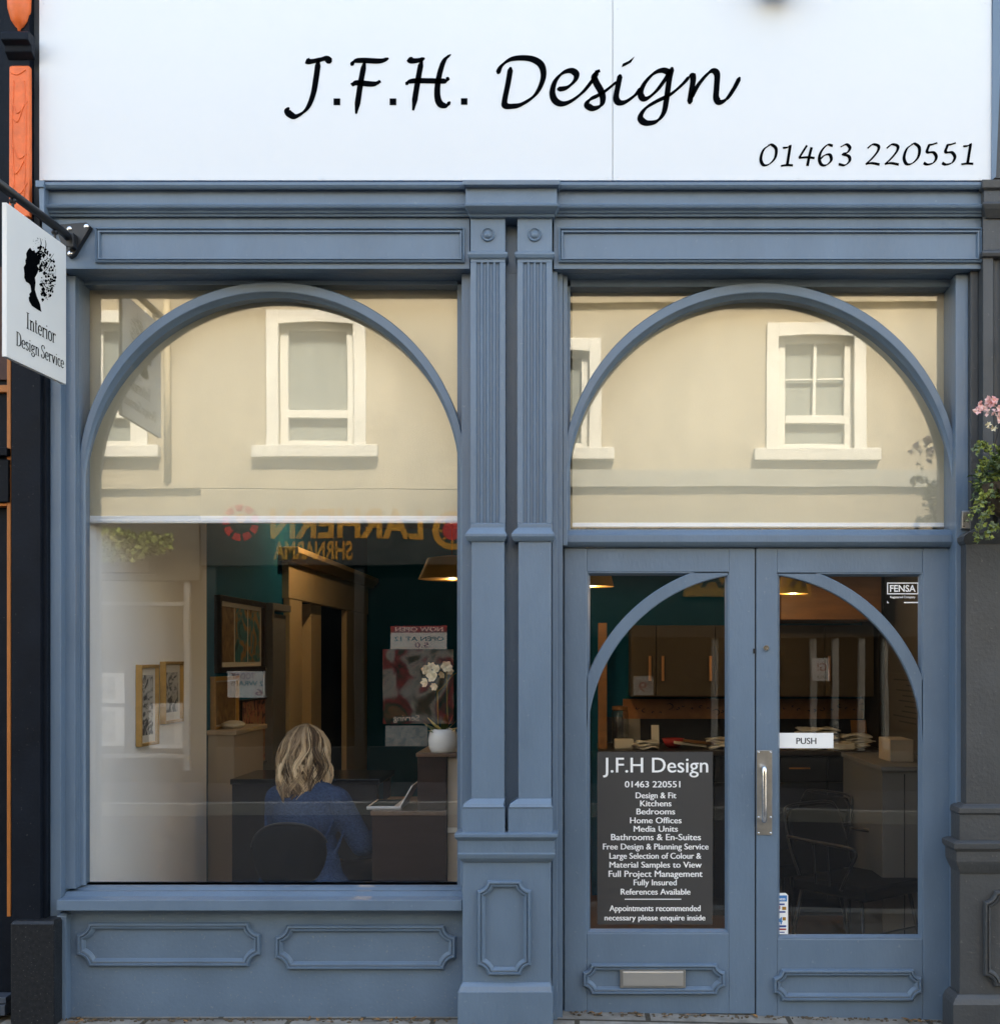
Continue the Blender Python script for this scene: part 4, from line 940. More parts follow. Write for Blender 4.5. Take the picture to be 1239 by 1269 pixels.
for px, py in ((1224, 527), (1231, 531)):
    for j in range(6): leaf(b, (X(px, -.33), -.33, Z(py, -.33)), (math.cos(j), -.6, math.sin(j)), .018, .008)
b.obj('flower', 'petal', fb)

# ================================================================= SIGNS ON THE DOOR GLASS
gd = DD + .0255
dp = thing('door_notice', 'dark grey window film listing the design services in white print on the left-hand door', 'notice', (X(811, gd), gd, Z(1146, gd)))
b = B(); b.box(X(740, gd), X(883, gd), gd, gd + .0012, Z(1146, gd), Z(932, gd)); b.obj('panel', 'film', dp)
b = B(); gq = gd - .0004
for body, a, c, base, cap, bold in [('J.F.H Design', 747, 877, 957.5, 938.5, .004), ('01463 220551', 774, 842.5, 976, 968, .003), ('Design & Fit', 787.5, 837.5, 989.5, 982, .003), ('Kitchens', 793, 831.5, 999.5, 992, .003), ('Bedrooms', 788.5, 836, 1009.5, 1002, .003),
        ('Home Offices', 780.5, 844, 1020.5, 1013, .003), ('Media Units', 785, 839.5, 1031, 1023.5, .003), ('Bathrooms & En-Suites', 757, 868, 1041.5, 1033.5, .003), ('Free Design & Planning Service', 747, 877.5, 1053, 1045.5, .003), ('Large Selection of Colour &', 755, 868.5, 1064.5, 1057, .003),
        ('Material Samples to View', 755, 869, 1075.5, 1068, .003), ('Full Project Management', 754, 870, 1087, 1079, .003), ('Fully Insured', 785, 838, 1097.5, 1090, .003), ('References Available', 769, 855, 1109, 1101.5, .003), ('Appointments recommended', 755, 867.5, 1129.5, 1122, .003), ('necessary please enquire inside', 749, 873.5, 1141, 1134, .003)]:
    ptext(b, body, a, c, base, base - (base - cap) * .96, gq, bold=bold)
b.obj('lettering', 'white_print', dp)
b = B(); b.box(X(774, gq), X(844, gq), gq, gq + .0003, Z(1115.3, gq), Z(1114.2, gq)); b.obj('rule', 'white_print', dp)

pu = thing('push_sign', 'small white PUSH plate on the glass of the right-hand door', 'sign', (X(999, gd), gd, Z(928, gd)))
b = B(); b.box(X(965.5, gd), X(1032.5, gd), gd - .002, gd + .001, Z(927.5, gd), Z(908.5, gd)); b.obj('plate', mat('white_plate', (.90, .90, .90), .4), pu, bevel=.0005)
b = B(); ptext(b, 'PUSH', 986.5, 1011, 922.2, 914.6, gd - .0024); b.obj('lettering', 'ink', pu)

fe = thing('window_sticker', 'white outlined FENSA sticker in the top corner of the right-hand door', 'sticker', (X(1119, gd), gd, Z(748, gd)))
b = B()
for a, c, e, f in ((1099, 1138, 722, 723.3), (1099, 1138, 735.3, 736.6), (1099, 1100.3, 723.3, 735.3), (1136.7, 1138, 723.3, 735.3)): b.box(X(a, gd), X(c, gd), gd - .0006, gd, Z(f, gd), Z(e, gd))
b.objs('border', 'white_print', fe)
b = B(); ptext(b, 'FENSA', 1102.5, 1134.5, 733.2, 725.3, gd - .0006, bold=.022)
ptext(b, 'Registered Company', 1103, 1134, 741.3, 738.6, gd - .0006, bold=.02); b.obj('lettering', 'white_print', fe)
b = B(); b.box(X(1120, gd), X(1138, gd), gd - .0006, gd, Z(747.5, gd), Z(746, gd)); b.prism_y([(X(1099, gd), Z(747.5, gd)), (X(1101.5, gd), Z(747.5, gd)), (X(1099, gd), Z(744.5, gd))], gd - .0006, gd); b.obj('rule', 'white_print', fe)

rs = thing('payment_sticker', 'narrow white sticker with blue top and coloured marks, low on the right-hand door', 'sticker', (X(968, gd), gd, Z(1158, gd)))
b = B(); b.prism_y([(X(a, gd), Z(c, gd)) for a, c in ((960.5, 1158), (976.3, 1158), (976.3, 1110), (973.5, 1107), (960.5, 1107))], gd - .0008, gd); b.obj('backing', 'white_print', rs)
def decal(name, m, rects, parent, dd_=.0011):
    b = B()
    for a, c, e, f in rects: b.box(X(a, gd), X(c, gd), gd - dd_, gd - dd_ + .0003, Z(f, gd), Z(e, gd))
    return b.obj(name, m, parent)
decal('header', 'blue_print', [(962.5, 975, 1110, 1117.5)], rs)
b = B(); ptext(b, 'eco', 964, 973, 1115.8, 1112.5, gd - .0014, bold=.03); b.obj('lettering', 'white_print', rs)
decal('marks', 'yellow', [(969, 974, 1124, 1128), (969.5, 973.5, 1137, 1141)], rs)
decal('marks', 'red', [(963, 966.5, 1123, 1127), (964, 974, 1151, 1153)], rs)
decal('marks', mat('deep_blue_print', (.02, .06, .28), .5), [(963, 972, 1120, 1122), (965, 973, 1129.5, 1131.5), (963.5, 974, 1147, 1149.5), (966, 972, 1155, 1156.3)], rs)
b = B(); ptext(b, '4', 963.5, 969.5, 1145.5, 1137.5, gd - .0012, bold=.03); b.obj('lettering', 'blue_print', rs)

# ================================================================= INSIDE: pictures
def side_frame(d0_, d1_, py0, py1, name, label, fm, art, border=.018, mount=.03, depth=.022, x=-2.24, py_ref=None, group=None, seg=None):
    fx = (lambda p: p) if seg is None else (lambda p: Vector((*(seg[0].lerp(seg[1], (p.y - d0_) / (d1_ - d0_)) + Vector(((seg[1] - seg[0]).y, -(seg[1] - seg[0]).x)).normalized() * (p.x - x)), p.z)))
    dr = py_ref if py_ref is not None else d0_
    z1, z0 = Z(py0, dr), Z(py1, dr)
    t = thing(name, label, 'picture', (x, (d0_ + d1_) / 2, z0), group)
    b = B(); b.box(x, x + depth, d0_, d1_, z0, z0 + border); b.box(x, x + depth, d0_, d1_, z1 - border, z1); b.box(x, x + depth, d0_, d0_ + border, z0 + border, z1 - border); b.box(x, x + depth, d1_ - border, d1_, z0 + border, z1 - border)
    b.xform(fx).obj('frame', fm, t, bevel=.002)
    b = B(); b.box(x, x + depth * .4, d0_ + border, d1_ - border, z0 + border, z1 - border); b.xform(fx).obj('mount', 'mount', t)
    b = B(); m2 = border + mount
    if isinstance(art, list):
        w = (d1_ - d0_ - 2 * m2); n = len(art)
        for k, am in enumerate(art):
            q = B(); q.box(x + depth * .4, x + depth * .45, d0_ + m2 + w * k / n + .012, d0_ + m2 + w * (k + 1) / n - .012, z0 + m2, z1 - m2); q.obj('print', am, t)
    else:
        b.box(x + depth * .4, x + depth * .45, d0_ + m2, d1_ - m2, z0 + m2, z1 - m2); b.xform(fx).obj('print', art, t)
    return t
side_frame(.57, .84, 824, 926, 'picture_frame', 'slim gold framed ink drawing on the white side wall, the nearer of two', 'gold', 'art_bw', .016, .035, .03, seg=(Vector((X(168, .57), .57)), Vector((X(190.5, .79), .79))))
side_frame(.86, 1.20, 820, 898, 'picture_frame', 'slim gold framed ink drawing on the white side wall, the farther of two', 'gold', 'art_bw', .016, .04, .03, seg=(Vector((X(198, .865), .865)), Vector((X(221, 1.15), 1.15))))
side_frame(2.2, 3.28, 737, 834, 'picture_frame', 'wide dark framed picture with three tall panels on the teal wall', 'dark_frame', ['art_land', 'art_teal', 'art_teal'], .035, .03, .04)
side_frame(2.12, 2.65, 839, 907, 'picture_frame', 'small gold framed brown print on the teal wall under the three-panel picture', 'gold', 'art_land', .025, .01, .03)
side_frame(2.72, 3.55, 868, 955, 'picture_frame', 'unframed-looking dark floral painting on the teal wall, below the three-panel picture', 'dark_frame', 'art_floral', .012, .0, .03, py_ref=2.72)
b = B(); b.box(-2.24, -2.2, 3.42, 3.86, -.03, Z(760, 3.42)); b.box(-2.24, -2.17, 3.36, 3.40, -.03, Z(756, 3.4)); b.box(-2.24, -2.17, 3.36, 3.90, Z(756, 3.42), Z(756, 3.42) + .05); b.obj('inner_door', 'grey_cab', shop, bevel=.003)
# low cabinet against the teal wall
t = thing('low_cabinet', 'pale low cabinet with a folded cloth edge against the teal wall behind the woman', 'cabinet', (-2.15, 2.3, -.03))
zt_ = Z(905, 2.08); b = B(); b.box(-2.24, -2.08, 2.07, 2.75, -.03, zt_ - .03); b.obj('body', 'beige', t, bevel=.004)
b = B(); b.box(-2.24, -2.06, 2.05, 2.78, zt_ - .03, zt_); b.obj('top', 'beige', t, bevel=.004)
tw_ = tag(B().ball((-2.15, 2.3, zt_ + .02), (.07, .12, .028), 14, 8).obj('folded_cloth', 'mount', None, smooth=True), 'cream folded cloth lying on the pale low cabinet', 'cloth')

# ================================================================= INSIDE: desk, laptop, orchid
d = .48
dk = thing('reception_desk', 'dark walnut desk with raised end beside the seated woman', 'desk', (X(506, d), .75, -.03))
zt_ = Z(1005, d)
b = B(); b.box(X(461, d), X(553, d), d, 1.05, -.03, zt_ - .022); b.obj('body', 'walnut', dk, bevel=.003)
b = B(); b.box(X(459.5, d), X(553.2, d), d - .008, 1.06, zt_ - .022, zt_); b.obj('top', 'walnut_top', dk, bevel=.003)
b = B(); b.box(X(517, d), X(553, d), d + .004, 1.04, zt_, Z(938, d)); b.obj('upstand', 'walnut', dk, bevel=.003)
b = B(); b.box(X(515.5, d), X(566, d), d - .002, 1.05, Z(938, d), Z(933.5, d)); b.obj('shelf', 'walnut_top', dk, bevel=.002)
b = B(); b.box(X(553.6, d), X(572, d), d + .03, 1.0, -.03, Z(938.3, d)); b.obj('side_panel', 'beige', dk, bevel=.003)
b = B(); b.box(X(553.6, d), X(572, d), d + .02, d + .03, Z(1033, d), Z(1027, d)); b.obj('trim', 'mount', dk)
lx, ly, lz = X(487, .62), .66, zt_
lp = thing('laptop', 'open silver laptop on the dark walnut desk', 'laptop', (lx, ly, lz))
def rot(fn_v, c, a):
    ca, sa = math.cos(a), math.sin(a); return lambda p: Vector((c[0] + (p.x - c[0]) * ca - (p.y - c[1]) * sa, c[1] + (p.x - c[0]) * sa + (p.y - c[1]) * ca, p.z))
b = B(); b.box(lx - .11, lx + .055, ly - .15, ly + .15, lz + .001, lz + .016); b.obj('base', 'laptop', lp, bevel=.003)
b = B(); b.box(lx - .095, lx + .02, ly - .13, ly + .13, lz + .0161, lz + .0175); b.obj('keyboard', 'screen', lp)
sc_ = B(); sc_.prism([(lx + .048, ly - .15, lz + .016), (lx + .056, ly - .15, lz + .016), (lx + .112, ly - .15, lz + .115), (lx + .104, ly - .15, lz + .115)], [(lx + .048, ly + .15, lz + .016), (lx + .056, ly + .15, lz + .016), (lx + .112, ly + .15, lz + .115), (lx + .104, ly + .15, lz + .115)])
sc_.obj('lid', 'laptop', lp, bevel=.002)
# orchid
vd = .56; vx, vz = X(549, vd), Z(935.5, vd)
oc = thing('potted_orchid', 'cream orchid in a round white pot on the raised end of the desk', 'plant', (vx, vd, vz))
b = B(); k = .0035 * (1 + vd / D); b.lathe([(11 * k, 0), (14 * k, 1 * k), (17.5 * k, 9 * k), (18.5 * k, 18 * k), (17 * k, 27 * k), (14.5 * k, 32 * k), (13.5 * k, 32 * k), (15.5 * k, 26 * k), (0, 24 * k)], (vx, vd, vz), 32); b.obj('pot', 'ceramic', oc, smooth=True)
b = B()
P = lambda px, py, dd_=0: Vector((X(px, vd + dd_), vd + dd_, Z(py, vd + dd_)))
b.tube(catmull([P(543, 908), P(542.5, 880), P(541.5, 848)], 8), .0035, 6); b.tube(catmull([P(555, 905), P(554, 870), P(553.5, 838), P(554, 828)], 8), .003, 6)
b.tube(catmull([P(541.5, 858), P(547, 853), P(552, 848), P(560, 838), P(566, 834)], 6), .0022, 5)
b.obj('stem', 'stem', oc, smooth=True)
def petal(b, c, n, l, w, up):
    n = Vector(n).normalized(); up = Vector(up).normalized(); s = n.cross(up).normalized(); c = Vector(c); vs = []; N = 5; Mx = 4; fs = []
    for i in range(N + 1):
        t = i / N; ww = w * math.sin(math.pi * min(.97, .12 + .86 * t)) ** .7
        for j in range(Mx + 1):
            u = j / Mx * 2 - 1; vs.append(tuple(c + n * l * t + s * ww * u + up * (.18 * l * t * t - .25 * ww * abs(u))))
    for i in range(N):
        for j in range(Mx): a = i * (Mx + 1) + j; fs.append((a, a + 1, a + Mx + 2, a + Mx + 1))
    b.add(vs, fs)
for px, py, sz in ((528, 830, 11), (536, 838, 13), (527, 846, 10), (541, 829, 9), (534, 826, 9), (538, 851, 8), (553, 826, 12), (557, 832, 9), (548, 836, 8)):
    b = B(); s0 = sz * k; c = P(px, py, rnd.uniform(-.03, .02))
    f = Vector((rnd.gauss(-.2, .35), -1, rnd.gauss(0, .3))).normalized(); t1 = f.cross(Vector((0, 0, 1))).normalized(); t3 = t1.cross(f)
    for j in range(6):
        a = j * 1.047 + rnd.uniform(-.2, .2); petal(b, c, t1 * math.cos(a) + t3 * math.sin(a) + f * .25, s0 * .62, s0 * .3, f)
    for j in range(4):
        a = j * 1.57 + .4; petal(b, c + f * .004, t1 * math.cos(a) + t3 * math.sin(a) + f * 1.1, s0 * .38, s0 * .2, f)
    b.obj('flower', 'petal', oc, smooth=True)
for px, py, dx, dz, ln, mm in ((545, 905, -.9, .28, .085, 'leaf_pale'), (545, 905, -.55, .5, .075, 'leaf'), (552, 905, .6, .4, .08, 'leaf_pale'), (550, 905, .15, .7, .08, 'leaf'), (541, 905, -.35, -.1, .06, 'leaf_pale'), (556, 904, .8, .1, .075, 'leaf'), (548, 904, -.8, .55, .09, 'leaf_lime'), (552, 904, .5, .75, .08, 'leaf')):
    b = B(); petal(b, P(px, py, -.01), (dx, -.5, dz), ln, .020, (0.1, -.5, 1)); b.obj('leaf', mm, oc, smooth=True)

# ================================================================= INSIDE: woman on her chair
WX, WY = X(375, .58), .58
ANG = math.radians(-20)
def wp(p):
    p = Vector(p); ca, sa = math.cos(ANG), math.sin(ANG)
    return Vector((WX + p.x * ca - p.y * sa, WY + p.x * sa + p.y * ca, p.z))
wm = thing('person', 'blonde woman in a blue knitted cardigan, seated with her back to the window', 'person', (WX, WY, 0))
HC = Vector((-.024, .055, 1.115))
bd_ = B()
bd_.ball(HC + Vector((0, .0, .02)), (.077, .096, .105), 20, 14); bd_.ball(HC + Vector((0, .028, -.055)), (.058, .066, .066), 16, 10); bd_.ball(HC + Vector((0, .055, -.095)), (.03, .03, .026), 12, 8)
bd_.capsule(HC + Vector((0, -.02, -.05)), (0, .035, .955), .055, .062)
bd_.capsule((0, .045, .97), (0, .055, .90), .060, .07)
bd_.capsule(HC + Vector((0, .093, .0)), HC + Vector((0, .112, -.035)), .010, .017)                # nose
bd_.ball(HC + Vector((-.078, -.0, -.015)), (.010, .020, .030), 10, 8); bd_.ball(HC + Vector((.078, -.0, -.015)), (.010, .020, .030), 10, 8)
bd_.ball(HC + Vector((0, .088, -.068)), (.025, .012, .010), 12, 8)                            # lips
def hand(b, w, f, up, side, curl):
    """w wrist, f forwards, up back of the hand, side +1 right hand"""
    w = Vector(w); f = Vector(f).normalized(); up = Vector(up).normalized(); r = f.cross(up).normalized() * side
    b.capsule(w, w + f * .03, .024, .028, 10)
    for k in range(4): b.capsule(w + f * .02 + r * (.022 - .0145 * k) * -1, w + f * .085 + r * (-.027 + .018 * k), .015, .0115, 8)
    for k, L in enumerate((.068, .078, .072, .055)):
        p = w + f * .088 + r * (-.028 + .0185 * k); d1 = f * math.cos(curl) - up * math.sin(curl); d2 = f * math.cos(curl * 2.1) - up * math.sin(curl * 2.1)
        q = p + d1 * L * .48; e = q + d2 * L * .52; b.capsule(p, q, .0092, .0085, 8); b.capsule(q, e, .0085, .007, 8)
    p = w + f * .03 - r * .024; q = p + (f * .6 - r * .8 - up * .2).normalized() * .036; e = q + (f * .9 - r * .2 - up * .4).normalized() * .03
    b.capsule(p, q, .013, .010, 8); b.capsule(q, e, .010, .0078, 8)
WR, WL = Vector((.275, .375, .675)), Vector((-.07, .40, .735))
bd_.capsule(WR + Vector((.01, -.10, 0)), WR, .030, .026); bd_.capsule(WL + Vector((-.05, -.09, 0)), WL, .030, .026)
hand(bd_, WR, (-.35, .85, -.12), (.25, .1, 1), 1, .45); hand(bd_, WL, (.35, .85, .05), (-.3, 0, 1), -1, .35)
# legs inside the trousers
for s_ in (-1, 1):
    bd_.capsule((.09 * s_, .05, .47), (.11 * s_, .47, .455), .075, .055); bd_.capsule((.11 * s_, .47, .455), (.115 * s_, .50, .05), .05, .035); bd_.capsule((.115 * s_, .49, .015), (.12 * s_, .64, .0), .032, .028)
bd_.capsule((0, .04, .5), (0, .05, .84), .10, .07)
bd_.xform(wp).obj('body', 'skin', wm, remesh=.0048, rsmooth=5)
b = B()
for s_ in (-1, 1): b.ball(HC + Vector((.030 * s_, .0865, .004)), (.013, .010, .0085), 12, 8)
b.xform(wp).obj('eyes', 'ceramic', wm, smooth=True)
# cardigan
b = B()
b.ball((0, .02, .50), (.185, .135, .13), 20, 12); b.ball((0, .025, .64), (.168, .120, .16), 20, 12); b.ball((0, .035, .79), (.178, .120, .15), 20, 12)
b.capsule((-.150, .045, .885), (.150, .045, .885), .066, .066); b.capsule((-.10, .04, .905), (0, .04, .955), .06, .062); b.capsule((.10, .04, .905), (0, .04, .955), .06, .062)
b.capsule((0, .04, .94), (0, .045, .99), .076, .068)
b.capsule((.165, .045, .875), (.262, .11, .665), .068, .060); b.capsule((.262, .11, .665), (.277, .33, .672), .060, .046)
b.capsule((-.165, .045, .875), (-.215, .10, .67), .068, .060); b.capsule((-.215, .10, .67), (-.11, .345, .725), .058, .046)
b.ball((0, .035, .86), (.150, .102, .10), 18, 12); b.capsule((-.10, -.02, .46), (.15, -.03, .45), .12, .12); b.capsule((.12, -.02, .60), (.17, -.03, .40), .085, .09)
# folds
for p0, p1 in (((.19, -.03, .80), (.13, -.09, .60)), ((.21, .03, .74), (.19, -.055, .58)), ((-.19, -.03, .80), (-.14, -.085, .62)), ((.02, -.09, .70), (.14, -.10, .50)), ((.10, -.085, .82), (.17, -.06, .66))):
    b.capsule(p0, p1, .008, .012, 8)
b.xform(wp).obj('cardigan', 'knit', wm, remesh=.007, rsmooth=7)
b = B()
for s_ in (-1, 1):
    b.capsule((.09 * s_, .05, .475), (.11 * s_, .47, .46), .092, .070); b.capsule((.11 * s_, .47, .46), (.115 * s_, .50, .10), .068, .052)
b.xform(wp).obj('trousers', 'denim', wm, remesh=.012, rsmooth=4)
b = B()
for s_ in (-1, 1):
    b.capsule((.115 * s_, .48, .025), (.12 * s_, .66, .008), .042, .034)
b.xform(wp).obj('shoes', 'black_metal', wm, remesh=.008, rsmooth=4)
# hair
RZ_ = [(1.243, .012), (1.232, .048), (1.205, .082), (1.16, .103), (1.10, .113), (1.04, .118), (.98, .116), (.93, .104), (.87, .085)]
def rad(z):
    for (za_, ra_), (zb_, rb_) in zip(RZ_, RZ_[1:]):
        if zb_ <= z <= za_: return ra_ + (rb_ - ra_) * (za_ - z) / (za_ - zb_)
    return RZ_[0][1] if z > RZ_[0][0] else RZ_[-1][1]
hb = B(); hb.tone = []
N = 28; rows = [1.238, 1.225, 1.20, 1.16, 1.11, 1.05, 1.0, .96, .93]
vs = []; fs = []
for z in rows:
    for i in range(N):
        a = 2 * math.pi * i / N; r = (rad(z) - .016) if z < 1.23 else rad(z) * .6
        back = -math.cos(a); face = max(0, back); r *= 1 - .38 * face if z < 1.20 else 1
        vs.append((HC.x + r * math.sin(a), .045 - r * math.cos(a) * 1.0, z))
for k in range(len(rows) - 1):
    for i in range(N): fs.append((k * N + i, k * N + (i + 1) % N, (k + 1) * N + (i + 1) % N, (k + 1) * N + i))
fs.append(tuple(range(N)))
hb.add(vs, fs); hb.tone += [.12] * len(vs)
r5 = random.Random(3)
locks = []
for i in range(54):
    a = -2.35 + 4.7 * (i + r5.random()) / 54
    locks.append((a, .888 + r5.uniform(-.025, .05) + .026 * math.sin(a) + (.03 if abs(a) > 1.6 else 0), r5.uniform(0, 6.28), r5.uniform(.014, .030), min(1, max(.05, r5.gauss(.5, .28))), r5.uniform(-.016, .016), r5.uniform(8.5, 13)))
for i in range(1700):
    lk = locks[r5.randrange(len(locks))]
    a0_, zend, ph, amp, tone, ro, fq = lk
    stray = r5.random() < .06
    a = a0_ + r5.gauss(0, .05 if not stray else .2); zend += r5.gauss(0, .010) + (r5.uniform(-.02, .05) if stray else 0); ph += r5.gauss(0, .18); pts = []; rs = []; n = 18
    start = r5.uniform(0, .06)
    for j in range(n):
        t = j / (n - 1); z = 1.246 - start * .15 - (1.246 - zend) * (t ** 1.2)
        r = rad(z) + ro * min(1, t * 2.2) - .004
        tt = max(0, t - .18); gather = 1 - .55 * tt
        aa = a0_ + (a - a0_) * gather + amp / max(.06, r) * math.sin(ph + fq * t) * min(1, tt * 2.0)
        aa += -.13 * t * t
        ry = .016 * math.sin(ph * 1.7 + (fq + 1) * t) * min(1, tt * 1.8)
        part = .014 * (1 - t)
        pts.append((HC.x + part + (r + ry) * math.sin(aa), .045 - (r + ry) * math.cos(aa), z))
        rs.append(.0025 * (1 - .72 * t) + .0005)
    k0 = len(hb.v); hb.tube(pts, rs, 4)
    tn = min(1, max(0, tone + r5.gauss(0, .13)))
    for j in range(n): hb.tone += [min(1, tn * (.42 + .75 * min(1, 1.5 * j / (n - 1))))] * 4
hb.xform(wp).obj('hair', 'hair', wm, smooth=True)
# office chair
oc_ = thing('office_chair', 'black office chair with rounded low backrest carrying the woman in blue', 'chair', (X(354, .58), WY - .02, -.03))
cd = .37
def cz_(p):
    p = Vector(p); return p
bc = Vector((X(354, cd), cd, Z(1062, cd)))
b = B(); n = 40; f0 = []; rx_, rz_ = 47 * .0035 * (1 + cd / D), 40 * .0035 * (1 + cd / D)
loop = []
for i in range(n):
    a = 2 * math.pi * i / n; e = 2.6
    x = rx_ * math.copysign(abs(math.cos(a)) ** (2 / e), math.cos(a)); z = rz_ * math.copysign(abs(math.sin(a)) ** (2 / e), math.sin(a))
    x *= 1.0 - .10 * (z < 0) * abs(z) / rz_; loop.append((x, z))
vs = []; fs = []
rings = [(.0, -.012), (.55, -.010), (.88, -.006), (.97, .004), (1, .016), (.97, .03), (.6, .038), (.0, .04)]
for k_, (s_, y_) in enumerate(rings):
    for x, z in loop:
        xx = x * max(s_, .001); vs.append((bc.x + xx, bc.y + y_ + .35 * (xx * xx) / rx_, bc.z + z * max(s_, .001)))
for k_ in range(len(rings) - 1):
    for i in range(n): fs.append((k_ * n + i, k_ * n + (i + 1) % n, (k_ + 1) * n + (i + 1) % n, (k_ + 1) * n + i))
b.add(vs, fs); b.obj('backrest', 'chair_black', oc_, smooth=True)
b = B(); b.tube([(bc.x + (rx_ * 1.02) * math.cos(2 * math.pi * i / 48) * (1 if True else 1), bc.y + .018 + .35 * (rx_ * math.cos(2 * math.pi * i / 48)) ** 2 / rx_, bc.z + rz_ * 1.02 * math.copysign(abs(math.sin(2 * math.pi * i / 48)) ** .77, math.sin(2 * math.pi * i / 48))) for i in range(2, 24)], .006, 8); b.obj('rim', mat('rim_plastic', (.02, .02, .022), .28), oc_, smooth=True)
b = B(); b.ball((bc.x + .02, bc.y + .26, .39), (.235, .23, .045), 24, 10); b.obj('seat', 'chair_black', oc_, smooth=True)
b = B(); b.tube(catmull([(bc.x, bc.y + .02, bc.z - .02), (bc.x, bc.y + .02, .44), (bc.x, bc.y + .10, .36), (bc.x + .02, bc.y + .26, .355)], 6), .016, 8); b.tube([(bc.x + .02, bc.y + .26, .36), (bc.x + .02, bc.y + .26, .06)], .025, 12); b.obj('post', 'dull_steel', oc_, smooth=True)
for k_ in range(5):
    a = k_ * 1.2566 + .3; q = B(); q.tube([(bc.x + .02, bc.y + .26, .075), (bc.x + .02 + .26 * math.cos(a), bc.y + .26 + .26 * math.sin(a), .035)], .018, 8, .012); lg = q.obj('leg', 'black_metal', oc_)
    q = B(); q.lathe([(.022, -.012), (.025, 0), (.022, .012)], (bc.x + .02 + .26 * math.cos(a), bc.y + .26 + .26 * math.sin(a), -.003), 12, 'X'); q.obj('castor', 'black_metal', lg)
# dark work table behind her
t = thing('work_table', 'dark table along the far side of the room beyond the seated woman', 'table', (X(372, 1.5), 1.7, -.03))
z_ = Z(966, 1.45); b = B(); b.box(X(285, 1.45), X(470, 1.45), 1.45, 2.0, z_ - .03, z_); b.obj('top', 'screen', t, bevel=.003)
for xx in (X(290, 1.45), X(462, 1.45)):
    for yy in (1.5, 1.95): q = B(); q.box(xx - .02, xx + .02, yy - .02, yy + .02, -.03, z_ - .03); q.obj('leg', 'black_metal', t)
b = B(); b.box(X(287, 1.45), X(465, 1.45), 1.47, 1.49, -.03, z_ - .031); b.obj('modesty_panel', 'dark', t)
cpx, cpd = 427, 1.1
t = tag(B().box(X(423, 1.5), X(433, 1.5), 1.5, 1.505, z_, Z(985, 1.5) + .05).obj('desk_card', 'mount', None), 'small cream card standing on the dark table beside the woman', 'card')

# ================================================================= INSIDE: pendant lamps (lit)
def pendant(px, py, d, r, h, label, shade='lamp_shade', power=6):
    cx, cz = X(px, d), Z(py, d)
    t = thing('pendant_lamp', label, 'lamp', (cx, d, cz))
    b = B(); b.lathe([(r, 0), (r * .72, h), (.02, h + .02), (.0, h + .02)], (cx, d, cz), 32); b.lathe([(r - .004, .002), (r * .72 - .004, h - .004), (.02, h + .012), (0, h + .012)], (cx, d, cz), 32); b.obj('shade', shade, t, auto=40)
    b = B(); b.tube([(cx, d, cz + h + .02), (cx, d, 2.95)], .004, 6); b.obj('cord', 'black_metal', t)
    b = B(); b.ball((cx, d, cz + h * .45), .03, 14, 10); b.obj('bulb', 'bulb', t, smooth=True)
    l = bpy.data.lights.new('bulb_light', 'POINT'); l.energy = power; l.color = (1, .74, .47); l.shadow_soft_size = .02
    o = bpy.data.objects.new('bulb_light', l); C.objects.link(o); o.parent = t; o.location = (0, 0, .0)
    return t
LP = 1.35
pendant(733, 727, 1.55, .125, .15, 'round lit pendant lamp behind the top corner of the left-hand door', power=LP * 1.6)
pendant(560, 718, 2.3, .21, .13, 'wide mustard pendant lamp hanging beyond the display window', power=LP * 1.0)
pendant(982, 736, 1.45, .085, .12, 'small mustard pendant lamp over the kitchen display behind the right-hand door', power=LP * 1.2)
pendant(440, 610, 3.9, .16, .13, 'unseen pendant lamp added deep in the room to light the teal wall and casing', power=LP * 5)  # added lamp, out of view behind the blind, brightens teal wall and casing

# ================================================================= INSIDE: kitchen display behind the doors
kd = 2.45
kc = thing('kitchen_wall_unit', 'taupe kitchen wall cupboards with copper handles seen through the doors', 'cupboard', (X(930, kd), kd, Z(865, kd)))
b = B(); b.box(X(782, kd), X(1083, kd), kd + .02, 2.85, Z(864, kd), Z(775, kd)); b.obj('carcass', 'taupe', kc, bevel=.002)
eds = [782, 813, 886, 958, 1022, 1083]
for i in range(5):
    q = B(); q.box(X(eds[i] + .4, kd), X(eds[i + 1] - .4, kd), kd, kd + .019, Z(863, kd), Z(776, kd)); dr_ = q.obj('door', 'taupe', kc, bevel=.002)
    hx = {0: 805, 1: 821, 2: 880, 3: 963, 4: 1027}[i]
    q = B(); q.box(X(hx - 1.6, kd), X(hx + 1.6, kd), kd - .02, kd - .012, Z(844, kd), Z(813, kd)); q.box(X(hx - 1.2, kd), X(hx + 1.2, kd), kd - .012, kd, Z(817, kd), Z(814.5, kd)); q.box(X(hx - 1.2, kd), X(hx + 1.2, kd), kd - .012, kd, Z(843, kd), Z(840.5, kd)); q.obj('handle', 'copper', dr_)
sp = thing('splashback', 'terracotta patterned tile splashback under the taupe wall cupboards', 'tiles', (X(935, 2.8), 2.8, Z(889, 2.8)))
b = B(); b.box(X(772, 2.8), X(1078, 2.8), 2.80, 2.845, Z(891, 2.8), Z(866.5, 2.8)); b.obj('tile_panel', 'tile', sp)
b = B(); r6 = random.Random(9)
for i in range(30):
    px = 790 + i * 9.6 + r6.uniform(-2, 2); py = 879 + r6.uniform(-5, 5); rr = r6.choice([1.2, 1.8, 2.6, 4.5])
    pen(b, [(px + rr * math.cos(a), py + rr * .8 * math.sin(a)) for a in [j * .8 + i for j in range(6)]], .5, 1.3, 30, lambda u, v, h: (X(u, 2.79), 2.7990 - h, Z(v, 2.79)), .0003, k=4)
b.obj('pattern', 'ink', sp)
